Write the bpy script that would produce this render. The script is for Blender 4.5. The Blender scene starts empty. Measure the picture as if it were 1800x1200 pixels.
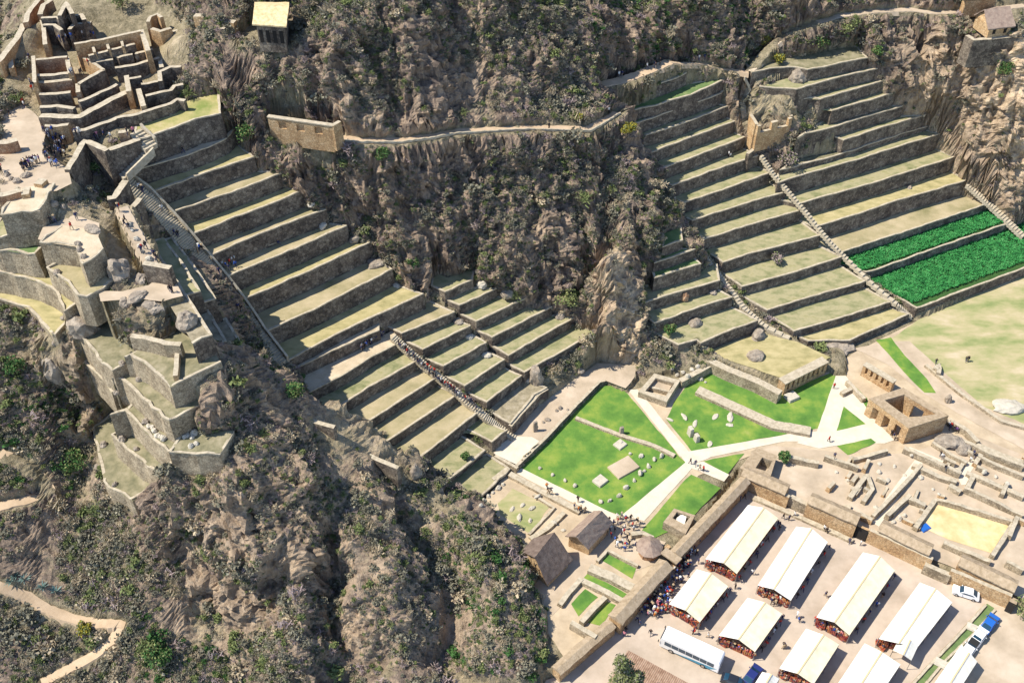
import bpy, bmesh, math, random
import numpy as np
from mathutils import Vector, Matrix
from mathutils.geometry import delaunay_2d_cdt
from mathutils.bvhtree import BVHTree
random.seed(7); RNG = np.random.default_rng(11)
S = bpy.context.scene
C = S.collection
R = math.radians

# ------------------------------------------------------------------ camera
FPX = 1800.0; PITCH = R(43); CAMH = 150.0
cam_d = bpy.data.cameras.new('camera'); cam = bpy.data.objects.new('camera', cam_d); C.objects.link(cam)
cam.location = (0, 0, CAMH); cam.rotation_euler = (R(90) - PITCH, 0, 0)
cam_d.sensor_width = 36; cam_d.lens = 36 * FPX / 1800; cam_d.clip_start = 1; cam_d.clip_end = 3000
S.camera = cam
S.render.resolution_x = 1024; S.render.resolution_y = 682
# ------------------------------------------------------------------ light
SUN_EL = 54.0; SUN_PHI = 4.0          # elevation; direction on the ground in which shadows fall (0 = +X)
world = bpy.data.worlds.new('World'); S.world = world; world.use_nodes = True
wn = world.node_tree; sky = wn.nodes.new('ShaderNodeTexSky'); sky.sky_type = 'NISHITA'; sky.sun_disc = False
lx, ly = math.cos(R(SUN_PHI)), math.sin(R(SUN_PHI))            # light travels this way
sky.sun_elevation = R(SUN_EL); sky.sun_rotation = math.atan2(-lx, -ly)
sky.altitude = 2800; sky.dust_density = 1.0
bg = wn.nodes['Background']; bg.inputs['Strength'].default_value = 0.15
wn.links.new(sky.outputs[0], bg.inputs[0])
sl = bpy.data.lights.new('sun', 'SUN'); sl.energy = 4.3; sl.angle = R(0.5); sl.color = (1.0, 0.925, 0.79)
so = bpy.data.objects.new('sun', sl); C.objects.link(so)
dirv = Vector((lx * math.cos(R(SUN_EL)), ly * math.cos(R(SUN_EL)), -math.sin(R(SUN_EL))))
so.rotation_euler = dirv.to_track_quat('-Z', 'Y').to_euler(); so.location = (-100, 60, 200)
S.view_settings.view_transform = 'Standard'; S.view_settings.look = 'None'; S.view_settings.gamma = 1
S.view_settings.exposure = 0.74

# ------------------------------------------------------------------ helpers
_f = np.array([0, math.cos(PITCH), -math.sin(PITCH)]); _u = np.array([0, math.sin(PITCH), math.cos(PITCH)]); _r = np.array([1.0, 0, 0])
CP = np.array([0, 0, CAMH])
def ray(px, py): return _f + _r * (px - 900) / FPX - _u * (py - 600) / FPX
def P(px, py, z=0.0):
    d = ray(px, py); t = (z - CAMH) / d[2]
    p = CP + d * t
    return (p[0], p[1], z)
def PP(pts, z): return [P(a, b, z) for a, b in pts]
def proj(x, y, z):
    v = np.array([x, y, z - CAMH]); w = v @ _f
    return 900 + FPX * (v @ _r) / w, 600 - FPX * (v @ _u) / w

def _h(i, j, k, seed):
    n = (i * 374761393 + j * 668265263 + k * 2147483647 + seed * 1274126177) & 0xffffffff
    n = ((n ^ (n >> 13)) * 1274126177) & 0xffffffff
    n = (n ^ (n >> 16)) & 0xffff
    return n / 32767.5 - 1.0
def vn(p, s=1.0, seed=0):
    p = np.asarray(p, float) * s + 1000.0
    i = np.floor(p).astype(np.int64); f = p - i; f = f * f * (3 - 2 * f)
    x, y, z = i[:, 0], i[:, 1], i[:, 2]; r = 0
    for a in (0, 1):
        for b in (0, 1):
            for c in (0, 1):
                w = (f[:, 0] if a else 1 - f[:, 0]) * (f[:, 1] if b else 1 - f[:, 1]) * (f[:, 2] if c else 1 - f[:, 2])
                r = r + w * _h(x + a, y + b, z + c, seed)
    return r
def fbm(p, s, o=4, seed=0):
    r = 0; a = 1.0; t = 0
    for k in range(o): r = r + a * vn(p, s, seed + k); t += a; a *= .5; s *= 2.03
    return r / t
def ridged(p, s, o=3, seed=0):
    r = 0; a = 1.0; t = 0
    for k in range(o): r = r + a * (1 - 2 * np.abs(vn(p, s, seed + k))); t += a; a *= .55; s *= 2.1
    return r / t

def blocks(p, s, seed=0):
    """random value of the nearest jittered cell: hard edged rock blocks"""
    p = np.asarray(p, float) * s + 500.0; i = np.floor(p).astype(np.int64); best = np.full(len(p), 9e9); val = np.zeros(len(p))
    for a in (-1, 0, 1):
        for b in (-1, 0, 1):
            for c in (-1, 0, 1):
                x, y, z = i[:, 0] + a, i[:, 1] + b, i[:, 2] + c
                d = (x + .5 + .45 * _h(x, y, z, seed) - p[:, 0]) ** 2 + (y + .5 + .45 * _h(x, y, z, seed + 1) - p[:, 1]) ** 2 + (z + .5 + .45 * _h(x, y, z, seed + 2) - p[:, 2]) ** 2
                m = d < best; best = np.where(m, d, best); val = np.where(m, _h(x, y, z, seed + 3), val)
    return val
# ---- materials
MATS = {}
def mat(name, cols, scale=1.0, rough=0.9, bump=0.3, bscale=None, detail=6, kind='noise', dist=0.05, spec=0.2, streak=None, stops=None):
    m = bpy.data.materials.new(name); m.use_nodes = True; nt = m.node_tree; N = nt.nodes; L = nt.links
    b = N['Principled BSDF']; b.inputs['Roughness'].default_value = rough
    b.inputs['Specular IOR Level'].default_value = spec
    tc = N.new('ShaderNodeTexCoord'); mp = N.new('ShaderNodeMapping'); L.new(tc.outputs['Object'], mp.inputs[0])
    if streak: mp.inputs['Scale'].default_value = streak
    cr = N.new('ShaderNodeValToRGB'); e = cr.color_ramp.elements
    n = len(cols); ps = stops or [0.3 + 0.4 * i / max(1, n - 1) for i in range(n)]
    while len(e) < n: e.new(0.5)
    for i, c in enumerate(cols): e[i].position = ps[i]; e[i].color = (*c, 1)
    if kind == 'noise':
        t = N.new('ShaderNodeTexNoise'); t.inputs['Scale'].default_value = scale; t.inputs['Detail'].default_value = detail; t.inputs['Roughness'].default_value = .62
        L.new(mp.outputs[0], t.inputs['Vector']); L.new(t.outputs['Fac'], cr.inputs[0])
        hsrc = t.outputs['Fac']
        if bscale:
            t2 = N.new('ShaderNodeTexNoise'); t2.inputs['Scale'].default_value = bscale; t2.inputs['Detail'].default_value = 4
            L.new(mp.outputs[0], t2.inputs['Vector']); hsrc = t2.outputs['Fac']
        col = cr.outputs[0]
    else:   # masonry: voronoi cells
        v = N.new('ShaderNodeTexVoronoi'); v.inputs['Scale'].default_value = scale; L.new(mp.outputs[0], v.inputs['Vector'])
        sp = N.new('ShaderNodeSeparateColor'); L.new(v.outputs['Color'], sp.inputs[0])
        ns = N.new('ShaderNodeTexNoise'); ns.inputs['Scale'].default_value = 0.35; ns.inputs['Detail'].default_value = 5; L.new(mp.outputs[0], ns.inputs['Vector'])
        mx = N.new('ShaderNodeMath'); mx.operation = 'MULTIPLY_ADD'; mx.inputs[1].default_value = 0.35; L.new(sp.outputs[0], mx.inputs[0])
        ad = N.new('ShaderNodeMath'); ad.operation = 'MULTIPLY_ADD'; ad.inputs[1].default_value = 1.0; ad.inputs[2].default_value = -0.17; L.new(ns.outputs['Fac'], ad.inputs[0]); L.new(ad.outputs[0], mx.inputs[2])
        L.new(mx.outputs[0], cr.inputs[0])
        v2 = N.new('ShaderNodeTexVoronoi'); v2.feature = 'DISTANCE_TO_EDGE'; v2.inputs['Scale'].default_value = scale; L.new(mp.outputs[0], v2.inputs['Vector'])
        rm = N.new('ShaderNodeMapRange'); rm.inputs[1].default_value = 0; rm.inputs[2].default_value = 0.09; rm.inputs[3].default_value = 0.45; rm.inputs[4].default_value = 1; L.new(v2.outputs['Distance'], rm.inputs[0])
        mm = N.new('ShaderNodeMix'); mm.data_type = 'RGBA'; mm.blend_type = 'MULTIPLY'; mm.inputs[0].default_value = 1
        L.new(cr.outputs[0], mm.inputs[6]); L.new(rm.outputs[0], mm.inputs[7]); col = mm.outputs[2]; hsrc = rm.outputs[0]
    L.new(col, b.inputs['Base Color'])
    if bump:
        bp = N.new('ShaderNodeBump'); bp.inputs['Strength'].default_value = bump; bp.inputs['Distance'].default_value = dist
        L.new(hsrc, bp.inputs['Height']); L.new(bp.outputs[0], b.inputs['Normal'])
    MATS[name] = m; return m
def plain(name, c, rough=.6, metal=0, spec=.4):
    m = bpy.data.materials.new(name); m.use_nodes = True; nt = m.node_tree; b = nt.nodes['Principled BSDF']
    t = nt.nodes.new('ShaderNodeTexNoise'); t.inputs['Scale'].default_value = 3; mx = nt.nodes.new('ShaderNodeMix'); mx.data_type = 'RGBA'
    mx.inputs[6].default_value = (*[v * .9 for v in c], 1); mx.inputs[7].default_value = (*[min(1, v * 1.06) for v in c], 1)
    nt.links.new(t.outputs['Fac'], mx.inputs[0]); nt.links.new(mx.outputs[2], b.inputs['Base Color'])
    b.inputs['Roughness'].default_value = rough; b.inputs['Metallic'].default_value = metal; b.inputs['Specular IOR Level'].default_value = spec
    MATS[name] = m; return m

# ---- object helpers
def tag(o, label=None, cat=None, group=None, kind=None):
    if label: o['label'] = label
    if cat: o['category'] = cat
    if group: o['group'] = group
    if kind: o['kind'] = kind
    return o
def link(name, me, parent=None):
    o = bpy.data.objects.new(name, me); C.objects.link(o)
    if parent: o.parent = parent; o.matrix_parent_inverse = Matrix.Translation(-Vector(parent.location)) if parent.rotation_euler.z == 0 else parent.matrix_basis.inverted()
    return o
def thing(name, label, cat, loc=(0, 0, 0), group=None):
    o = bpy.data.objects.new(name, None); C.objects.link(o); o.location = loc; o.empty_display_size = .5
    return tag(o, label, cat, group)
class MB:
    def __init__(s): s.v = []; s.f = []; s.m = []
    def add(s, vs, fs, mi=0):
        b = len(s.v); s.v += [tuple(map(float, v)) for v in vs]; s.f += [tuple(i + b for i in f) for f in fs]; s.m += [mi] * len(fs); return s
    def prism(s, poly, z0, z1, top=True, bottom=False, mi=0):
        n = len(poly); a = 0
        for i in range(n): x1, y1 = poly[i][:2]; x2, y2 = poly[(i + 1) % n][:2]; a += x1 * y2 - x2 * y1
        if a < 0: poly = poly[::-1]
        vs = [(p[0], p[1], z0) for p in poly] + [(p[0], p[1], z1) for p in poly]
        fs = [(i, (i + 1) % n, n + (i + 1) % n, n + i) for i in range(n)]
        if top: fs.append(tuple(range(n, 2 * n)))
        if bottom: fs.append(tuple(range(n - 1, -1, -1)))
        return s.add(vs, fs, mi)
    def box(s, cx, cy, z0, lx, ly, h, rz=0, mi=0, taper=0):
        c, sn = math.cos(rz), math.sin(rz); vs = []
        for z, t in ((z0, 0), (z0 + h, taper)):
            for a, b in ((-1, -1), (1, -1), (1, 1), (-1, 1)):
                x, y = a * (lx / 2 - t), b * (ly / 2 - t); vs.append((cx + x * c - y * sn, cy + x * sn + y * c, z))
        return s.add(vs, [(0, 3, 2, 1), (4, 5, 6, 7), (0, 1, 5, 4), (1, 2, 6, 5), (2, 3, 7, 6), (3, 0, 4, 7)], mi)
    def tube(s, a, b, r0, r1=None, n=6, mi=0):
        r1 = r0 if r1 is None else r1
        a, b = Vector(a), Vector(b); q = (b - a).to_track_quat('Z', 'Y'); vs = []
        for p, r in ((a, r0), (b, r1)):
            for k in range(n): vs.append(p + q @ Vector((r * math.cos(2 * math.pi * k / n), r * math.sin(2 * math.pi * k / n), 0)))
        return s.add(vs, [(k, (k + 1) % n, n + (k + 1) % n, n + k) for k in range(n)] + [tuple(range(n, 2 * n)), tuple(range(n - 1, -1, -1))], mi)
    def build(s, name, mats, parent=None, smooth=False, tri=True):
        me = bpy.data.meshes.new(name); me.from_pydata(s.v, [], s.f)
        ms = mats if isinstance(mats, (list, tuple)) else [mats]
        for m in ms: me.materials.append(MATS[m] if isinstance(m, str) else m)
        if len(ms) > 1: me.polygons.foreach_set('material_index', s.m)
        if smooth: me.polygons.foreach_set('use_smooth', [True] * len(me.polygons))
        if tri and any(len(f) > 4 for f in s.f):
            bm = bmesh.new(); bm.from_mesh(me); bmesh.ops.triangulate(bm, faces=[f for f in bm.faces if len(f.verts) > 4]); bm.to_mesh(me); bm.free()
        me.update(); return link(name, me, parent)
def npmesh(name, V, F, mats, smooth=True):
    me = bpy.data.meshes.new(name); n = len(V); k = F.shape[1]
    me.vertices.add(n); me.vertices.foreach_set('co', np.ascontiguousarray(V, dtype=np.float32).ravel())
    me.loops.add(F.size); me.loops.foreach_set('vertex_index', F.ravel().astype(np.int32))
    me.polygons.add(len(F)); me.polygons.foreach_set('loop_start', np.arange(len(F), dtype=np.int32) * k)
    try: me.polygons.foreach_set('loop_total', np.full(len(F), k, dtype=np.int32))
    except Exception: pass
    me.polygons.foreach_set('use_smooth', np.full(len(F), smooth))
    for m in mats: me.materials.append(MATS[m])
    me.update(); me.validate(); return me
def resample(pts, step):
    out = [tuple(pts[0])]
    for a, b in zip(pts, pts[1:]):
        L = math.dist(a[:2], b[:2]); n = max(1, int(round(L / step)))
        for i in range(1, n + 1): out.append(tuple(a[k] + (b[k] - a[k]) * i / n for k in range(len(a))))
    return out
ORD = ['', 'first', 'second', 'third', 'fourth', 'fifth', 'sixth', 'seventh', 'eighth', 'ninth', 'tenth', 'eleventh', 'twelfth', 'thirteenth', 'fourteenth', 'fifteenth', 'sixteenth', 'seventeenth', 'eighteenth', 'nineteenth', 'twentieth']
# ================================================================== materials
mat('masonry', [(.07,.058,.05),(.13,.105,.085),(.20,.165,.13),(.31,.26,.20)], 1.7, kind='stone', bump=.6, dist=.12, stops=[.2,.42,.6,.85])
mat('masonry_lit', [(.22,.175,.12),(.36,.295,.205),(.48,.40,.285)], 2.4, kind='stone', bump=.5, dist=.1, stops=[.25,.5,.8])  # paler, warmer copy of masonry with the sun on walls put into the colour
mat('adobe', [(.36,.22,.115),(.50,.335,.18),(.58,.42,.25)], 2.2, kind='stone', bump=.5, dist=.08, stops=[.2,.5,.75])
mat('adobe_red', [(.29,.16,.095),(.39,.235,.14),(.48,.33,.21)], 2.2, kind='stone', bump=.5, dist=.08, stops=[.2,.5,.75])
mat('coping', [(0.307,0.260,0.186),(0.428,0.372,0.279),(0.521,0.456,0.353)], 1.6, bump=.5, bscale=5, dist=.1)
def tread(name, cols, st=None, sc=.35): mat('tread_' + name, cols, sc, bump=.5, bscale=2.5, dist=.12, detail=8, streak=st)
tread('grass', [(.15,.165,.075),(.245,.24,.125),(.34,.305,.18),(.25,.24,.11)], (1, 1.6, 1))
tread('hay', [(.24,.22,.10),(.37,.32,.16),(.47,.40,.22)], (1, 1.8, 1))
tread('sandgrass', [(.20,.185,.09),(.34,.29,.17),(.46,.38,.25)], (1, 1.3, 1), .16)
tread('sand', [(.38,.31,.21),(.50,.41,.29),(.58,.50,.38)])
tread('mix', [(.18,.22,.06),(.36,.32,.14),(.50,.41,.28)], None, .22)
tread('green', [(.07,.13,.05),(.13,.19,.07),(.22,.25,.11)])
tread('rubble', [(.15,.13,.09),(.28,.24,.16),(.38,.33,.25)], None, .8)
tread('scrub', [(.12,.12,.07),(.22,.20,.12),(.32,.28,.19)], None, .6)
tread('crop', [(.03,.07,.02),(.05,.12,.03)])
mat('crop_leaf', [(.02,.11,.035),(.04,.23,.06),(.10,.33,.11)], .6, bump=0)
mat('lawn', [(.055,.14,.028),(.105,.215,.038),(.20,.28,.05),(.33,.33,.11)], .22, bump=.4, bscale=4, dist=.08, detail=9, stops=[.3,.48,.62,.76])
mat('path_white', [(0.539,0.474,0.372),(0.632,0.567,0.465)], .5, bump=.1, bscale=5)
mat('gravel', [(0.335,0.270,0.195),(0.437,0.353,0.260),(0.530,0.437,0.335)], .22, bump=.2, bscale=4)
mat('dirt', [(.32,.25,.17),(.45,.36,.25),(.55,.45,.32)], .25, bump=.4, bscale=3, dist=.1, detail=9)
mat('trail', [(.42,.31,.20),(.55,.42,.29)], .5, bump=.3, bscale=4)
mat('paving', [(0.353,0.288,0.223),(0.446,0.367,0.293),(0.521,0.437,0.353)], .22, bump=.2, bscale=3, detail=9)
mat('field', [(.17,.22,.08),(.28,.29,.13),(.40,.35,.20),(.50,.42,.29)], .12, bump=.3, bscale=2, detail=9, streak=(1, 2, 1))
mat('sand_yellow', [(.50,.36,.17),(.62,.47,.25),(.70,.57,.35)], .35, bump=.3, bscale=3)
mat('thatch', [(.26,.20,.13),(.36,.28,.19),(.44,.35,.25)], 1.4, bump=.7, bscale=7, dist=.15, streak=(1, 1, .3))
mat('thatch_tan', [(.48,.36,.18),(.62,.49,.28),(.70,.58,.36)], 1.4, bump=.7, bscale=7, dist=.12, streak=(1, 1, .3))
mat('thatch_dark', [(.10,.075,.065),(.16,.12,.10),(.21,.165,.14)], 1.2, bump=.7, bscale=7, dist=.15)
mat('thatch_old', [(.22,.16,.13),(.30,.225,.18),(.36,.28,.22)], 1.2, bump=.7, bscale=7, dist=.15)
mat('boulder', [(.17,.14,.115),(.29,.245,.195),(.42,.36,.29)], .8, bump=.8, bscale=3, dist=.2)
mat('stone_pale', [(.40,.37,.30),(.55,.50,.42)], 1.5, bump=.4, bscale=5)
mat('leaf_grey', [(.115,.11,.08),(.20,.19,.14),(.29,.27,.20)], .5, bump=0)
mat('leaf_olive', [(0.081,0.112,0.045),(0.165,0.195,0.075),(0.270,0.284,0.120)], .5, bump=0)
mat('leaf_dry', [(0.276,0.221,0.152),(0.427,0.358,0.248),(0.578,0.481,0.358)], .5, bump=0)
mat('leaf_green', [(0.022,0.056,0.017),(0.050,0.123,0.034),(0.090,0.179,0.056)], .8, bump=0)
mat('leaf_yellow', [(.16,.15,.02),(.34,.29,.04)], .8, bump=0)
mat('leaf_purple', [(0.173,0.130,0.130),(0.302,0.238,0.230),(0.432,0.360,0.346)], .8, bump=0)
mat('bark', [(.13,.10,.07),(.22,.18,.13)], 3, bump=.5)
mat('wood', [(.20,.12,.07),(.32,.20,.12)], 3, bump=.3)
def hill_mat():
    m = bpy.data.materials.new('hill'); m.use_nodes = True; nt = m.node_tree; N = nt.nodes; L = nt.links; b = N['Principled BSDF']; b.inputs['Roughness'].default_value = .95; b.inputs['Specular IOR Level'].default_value = .1
    tc = N.new('ShaderNodeTexCoord')
    def noise(sc, det=8, rough=.65, scale=None, dist=0):
        t = N.new('ShaderNodeTexNoise'); t.inputs['Scale'].default_value = sc; t.inputs['Detail'].default_value = det; t.inputs['Roughness'].default_value = rough; t.inputs['Distortion'].default_value = dist
        if scale: mp = N.new('ShaderNodeMapping'); mp.inputs['Scale'].default_value = scale; mp.inputs['Rotation'].default_value = (0, .35, 0); L.new(tc.outputs['Object'], mp.inputs[0]); L.new(mp.outputs[0], t.inputs['Vector'])
        else: L.new(tc.outputs['Object'], t.inputs['Vector'])
        return t.outputs['Fac']
    def ramp(src, cols, ps):
        r = N.new('ShaderNodeValToRGB'); e = r.color_ramp.elements
        while len(e) < len(cols): e.new(.5)
        for i, c in enumerate(cols): e[i].position = ps[i]; e[i].color = (*c, 1)
        L.new(src, r.inputs[0]); return r.outputs[0]
    rk = ramp(noise(.5, 9, .7, (1.3, 1.3, .28), .6), [(.06,.046,.04),(.155,.12,.10),(.28,.215,.165),(.45,.34,.245),(.44,.27,.18)], [.30,.42,.53,.64,.74])
    so_ = ramp(noise(.6, 9, .7), [(.13,.11,.07),(.23,.20,.13),(.34,.29,.195),(.44,.36,.25)], [.3,.45,.58,.72])
    at = N.new('ShaderNodeAttribute'); at.attribute_name = 'rockiness'
    ma = N.new('ShaderNodeMath'); ma.operation = 'ADD'; L.new(at.outputs['Fac'], ma.inputs[0])
    n2 = N.new('ShaderNodeMath'); n2.operation = 'MULTIPLY_ADD'; n2.inputs[1].default_value = 1.2; n2.inputs[2].default_value = -.6; L.new(noise(1.1, 5), n2.inputs[0]); L.new(n2.outputs[0], ma.inputs[1])
    mr = N.new('ShaderNodeMapRange'); mr.inputs[1].default_value = .3; mr.inputs[2].default_value = .55; L.new(ma.outputs[0], mr.inputs[0])
    mx = N.new('ShaderNodeMix'); mx.data_type = 'RGBA'; L.new(mr.outputs[0], mx.inputs[0]); L.new(so_, mx.inputs[6]); L.new(rk, mx.inputs[7])
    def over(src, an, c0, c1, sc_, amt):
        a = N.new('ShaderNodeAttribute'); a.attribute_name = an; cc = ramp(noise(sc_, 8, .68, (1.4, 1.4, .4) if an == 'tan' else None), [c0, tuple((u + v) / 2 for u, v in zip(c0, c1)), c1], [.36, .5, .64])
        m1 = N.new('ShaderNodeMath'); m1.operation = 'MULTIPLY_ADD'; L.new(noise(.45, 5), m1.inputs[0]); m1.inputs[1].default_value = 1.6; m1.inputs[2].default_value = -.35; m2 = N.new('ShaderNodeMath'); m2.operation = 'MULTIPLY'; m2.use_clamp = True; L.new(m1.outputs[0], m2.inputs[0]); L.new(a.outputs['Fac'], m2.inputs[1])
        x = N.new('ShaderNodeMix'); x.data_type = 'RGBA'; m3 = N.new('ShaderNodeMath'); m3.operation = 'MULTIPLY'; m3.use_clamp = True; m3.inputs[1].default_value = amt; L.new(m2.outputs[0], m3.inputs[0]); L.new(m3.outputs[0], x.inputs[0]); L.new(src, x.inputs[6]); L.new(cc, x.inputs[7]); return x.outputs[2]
    c_ = over(mx.outputs[2], 'tan', (.40, .29, .185), (.76, .60, .42), .5, 1.6); c_ = over(c_, 'sand', (.26, .22, .13), (.55, .45, .31), .5, 1.9)  # tan rock colour, also carrying sunlight painted onto the right cliff
    L.new(c_, b.inputs['Base Color'])
    b1 = N.new('ShaderNodeBump'); b1.inputs['Strength'].default_value = .9; b1.inputs['Distance'].default_value = .9; L.new(noise(1.0, 8, .7, (1.4, 1.4, .5), .4), b1.inputs['Height'])
    b2 = N.new('ShaderNodeBump'); b2.inputs['Strength'].default_value = .6; b2.inputs['Distance'].default_value = .12; L.new(noise(6, 5), b2.inputs['Height']); L.new(b1.outputs[0], b2.inputs['Normal'])
    L.new(b2.outputs[0], b.inputs['Normal']); MATS['hill'] = m
hill_mat()
# ================================================================== terraces: lips traced along each retaining wall, with its height
# (flight, lip polyline, tread height, back (None = the wall above), surface, height of wall)
TER = []
def T(fl, lip, z, surf='grass', back=None, h=4.0, ext=None): TER.append(dict(fl=fl, lip=lip, z=z, surf=surf, back=back, h=h, ext=ext))
# long upper-left flight
T('A', [(236,249),(259,242),(307,224),(343,210),(388,199)], 53.4, 'mix', ext=(-1.5, 7), h=5.4)
T('A', [(233,302),(293,283),(330,272),(367,258),(398,243),(411,227)], 48.4, 'sand')
T('A', [(264,339),(350,307),(446,275)], 45.3, 'hay')
T('A', [(297,375),(367,352),(455,320),(497,303)], 42.0, 'sandgrass')
T('A', [(330,414),(400,387),(450,368),(532,336)], 38.7, 'hay')
T('A', [(362,452),(467,407),(573,367)], 35.1, 'sandgrass')
T('A', [(392,489),(495,447),(610,396)], 31.6, 'sandgrass')
T('A', [(420,530),(533,481),(655,424)], 27.8, 'hay')
T('A', [(462,585),(550,545),(625,507),(690,473)], 23.6, 'sandgrass')
T('A', [(500,637),(600,583),(660,554),(745,516)], 19.7, 'hay')
T('A', [(506,655),(517,648),(583,618),(650,586),(667,580)], 17.6, 'sand', back=([(506,637),(667,549)],19.7))
T('A', [(535,694),(610,655),(655,625),(704,601)], 15.1, 'sand', back=([(517,648),(583,618),(650,586),(690,566)],17.6))
T('A', [(560,736),(587,720),(647,682),(736,632)], 12.6, 'grass')
T('A', [(600,768),(645,742),(768,663)], 10.1, 'sandgrass')
T('A', [(640,800),(683,774),(804,693)], 7.9, 'sandgrass')
T('A', [(690,840),(738,804),(842,723)], 5.8, 'sandgrass')
T('Ab', [(818,753),(864,777),(891,756)], 3.7, 'grass', back=([(800,757),(842,723)],5.8))
T('Ac', [(803,764),(849,791),(792,837),(760,860)], 3.0, 'grass', back=([(806,755),(800,757),(750,796),(700,832)],5.8))
T('Ad', [(855,800),(893,824),(833,880),(800,905)], 0.9, 'grass', back=([(849,791),(825,811),(792,837),(760,860)],3.0))
# stepped blocks beside the main stair
T('B', [(679,573),(706,586),(800,548)], 15.8, 'sandgrass', back=([(672,553),(700,539),(757,505)],19.7))
T('B', [(707,598),(743,614),(828,572)], 13.5, 'grass', back=([(706,586),(750,568),(800,548)],15.8))
T('B', [(743,629),(779,644),(855,602)], 11.1, 'grass')
T('B', [(780,661),(817,678),(887,631)], 8.5, 'grass', back=([(779,644),(815,625),(855,602)],11.1))
T('B', [(817,688),(855,707),(917,660)], 6.2, 'grass', back=([(817,678),(850,656),(887,631)],8.5))
T('B', [(856,721),(897,745),(940,694),(962,681)], 3.9, 'rubble', back=([(855,707),(880,688),(917,660),(922,654)],6.2))
# blocks under the cliff
T('C', [(757,502),(782,513),(831,492)], 18.6, 'grass', ext=(0.5, 4))
T('C', [(782,526),(808,537),(873,507)], 16.4, 'grass', back=([(782,513),(805,503),(831,492)],18.6))
T('C', [(807,552),(837,565),(923,525)], 14.1, 'grass', back=([(808,537),(840,522),(873,507)],16.4))
T('C', [(837,580),(865,593),(970,539)], 11.7, 'grass', back=([(837,565),(880,545),(923,525)],14.1))
T('C', [(865,609),(894,624),(1010,557)], 9.3, 'grass', back=([(865,593),(917,566),(970,539)],11.7))
T('C', [(894,640),(922,654),(1053,582)], 6.9, 'grass', back=([(894,624),(952,590),(1010,557)],9.3))
# upper right flight, left of the stair
T('D', [(1060,172),(1073,168),(1133,156),(1182,140),(1207,128)], 40.0, 'green', ext=(0.8, 5))
T('D', [(1100,197),(1127,190),(1153,185),(1215,166),(1257,148),(1287,134)], 37.0, 'green')
T('D', [(1100,225),(1107,221),(1173,198),(1267,165)], 34.4, 'green')
T('D', [(1110,245),(1122,242),(1170,228),(1280,187)], 31.7, 'grass')
T('D', [(1130,260),(1144,268),(1200,247),(1293,213)], 28.9, 'grass')
T('D', [(1143,290),(1163,297),(1247,265),(1310,241)], 26.0, 'grass')
T('D', [(1163,320),(1182,327),(1247,302),(1333,273)], 23.0, 'grass')
T('D', [(1180,347),(1202,356),(1280,330),(1357,303)], 20.0, 'grass')
T('D', [(1197,380),(1217,388),(1313,357),(1382,337)], 17.1, 'grass')
T('D', [(1220,408),(1238,420),(1313,397),(1410,369)], 14.3, 'grass')
T('D', [(1247,445),(1271,461),(1313,447),(1442,414)], 11.2, 'grass')
T('D', [(1280,487),(1304,504),(1390,480),(1480,452)], 8.2, 'grass')
T('D', [(1308,523),(1349,545),(1417,524),(1522,494)], 5.8, 'grass')
T('D', [(1362,560),(1396,582),(1467,562),(1567,530)], 3.8, 'grass')
T('D', [(1420,600),(1493,598),(1598,552)], 1.9, 'hay')
# right flight, right of the stair
T('E', [(1322,128),(1363,119),(1397,118),(1420,123),(1450,117),(1525,101)], 38.8, 'scrub', ext=(-1.2, 6))
T('E', [(1400,158),(1418,152),(1483,134),(1547,119)], 36.1, 'grass', back=([(1340,135),(1397,118),(1450,117),(1525,101)],38.8))
T('E', [(1428,172),(1442,175),(1500,158),(1550,143)], 33.2, 'grass')
T('E', [(1455,190),(1462,195),(1533,175),(1573,163)], 30.4, 'grass')
T('E', [(1400,243),(1415,235),(1450,228),(1470,222),(1517,207),(1587,187)], 26.9, 'grass')
T('E', [(1473,243),(1482,247),(1550,224),(1628,202)], 24.1, 'grass', back=([(1470,222),(1517,207),(1587,187)],26.9))
T('E', [(1370,300),(1400,292),(1458,277),(1487,268),(1583,236),(1631,222)], 20.8, 'scrub', back=([(1400,262),(1482,247),(1550,224),(1628,202)],24.1))
T('E', [(1367,322),(1400,311),(1492,285),(1567,262),(1653,235)], 19.6, 'grass')
T('E', [(1403,359),(1475,338),(1550,317),(1678,276)], 15.3, 'grass')
T('E', [(1430,400),(1500,379),(1567,356),(1700,317)], 11.4, 'hay')
T('E', [(1470,447),(1500,436),(1610,401),(1740,357)], 7.4, 'sandgrass')
T('E', [(1522,478),(1532,477),(1650,435),(1774,392)], 5.0, 'crop')
T('E', [(1575,520),(1612,542),(1672,519),(1800,471),(1900,432)], 2.6, 'crop', back=([(1532,477),(1650,435),(1774,392),(1880,350)],5.0))
# small terraces between the cliff foot and the right stair
T('G', [(1165,434),(1177,430),(1200,421)], 19.5, 'green', ext=(.5, 4))
T('G', [(1150,462),(1162,458),(1223,438)], 17.0, 'green')
T('G', [(1150,489),(1162,485),(1233,463)], 14.5, 'green')
T('G', [(1130,533),(1143,529),(1200,511),(1265,493)], 11.0, 'grass', ext=(.5, 5))
T('G', [(1150,568),(1168,562),(1230,540),(1288,522)], 8.4, 'grass')
T('G', [(1193,606),(1225,597),(1232,602),(1280,582),(1333,563)], 5.6, 'grass')
# ================================================================== ground control points (pixel, height)
CTL = []
def K(z, *pts): CTL.extend((a, b, z) for a, b in pts)
def KL(*pts):      # breakline with a height at each point, made dense
    w = [P(*p) for p in pts]; CTLW.extend(resample(w, 3.0))
CTLW = []
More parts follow.
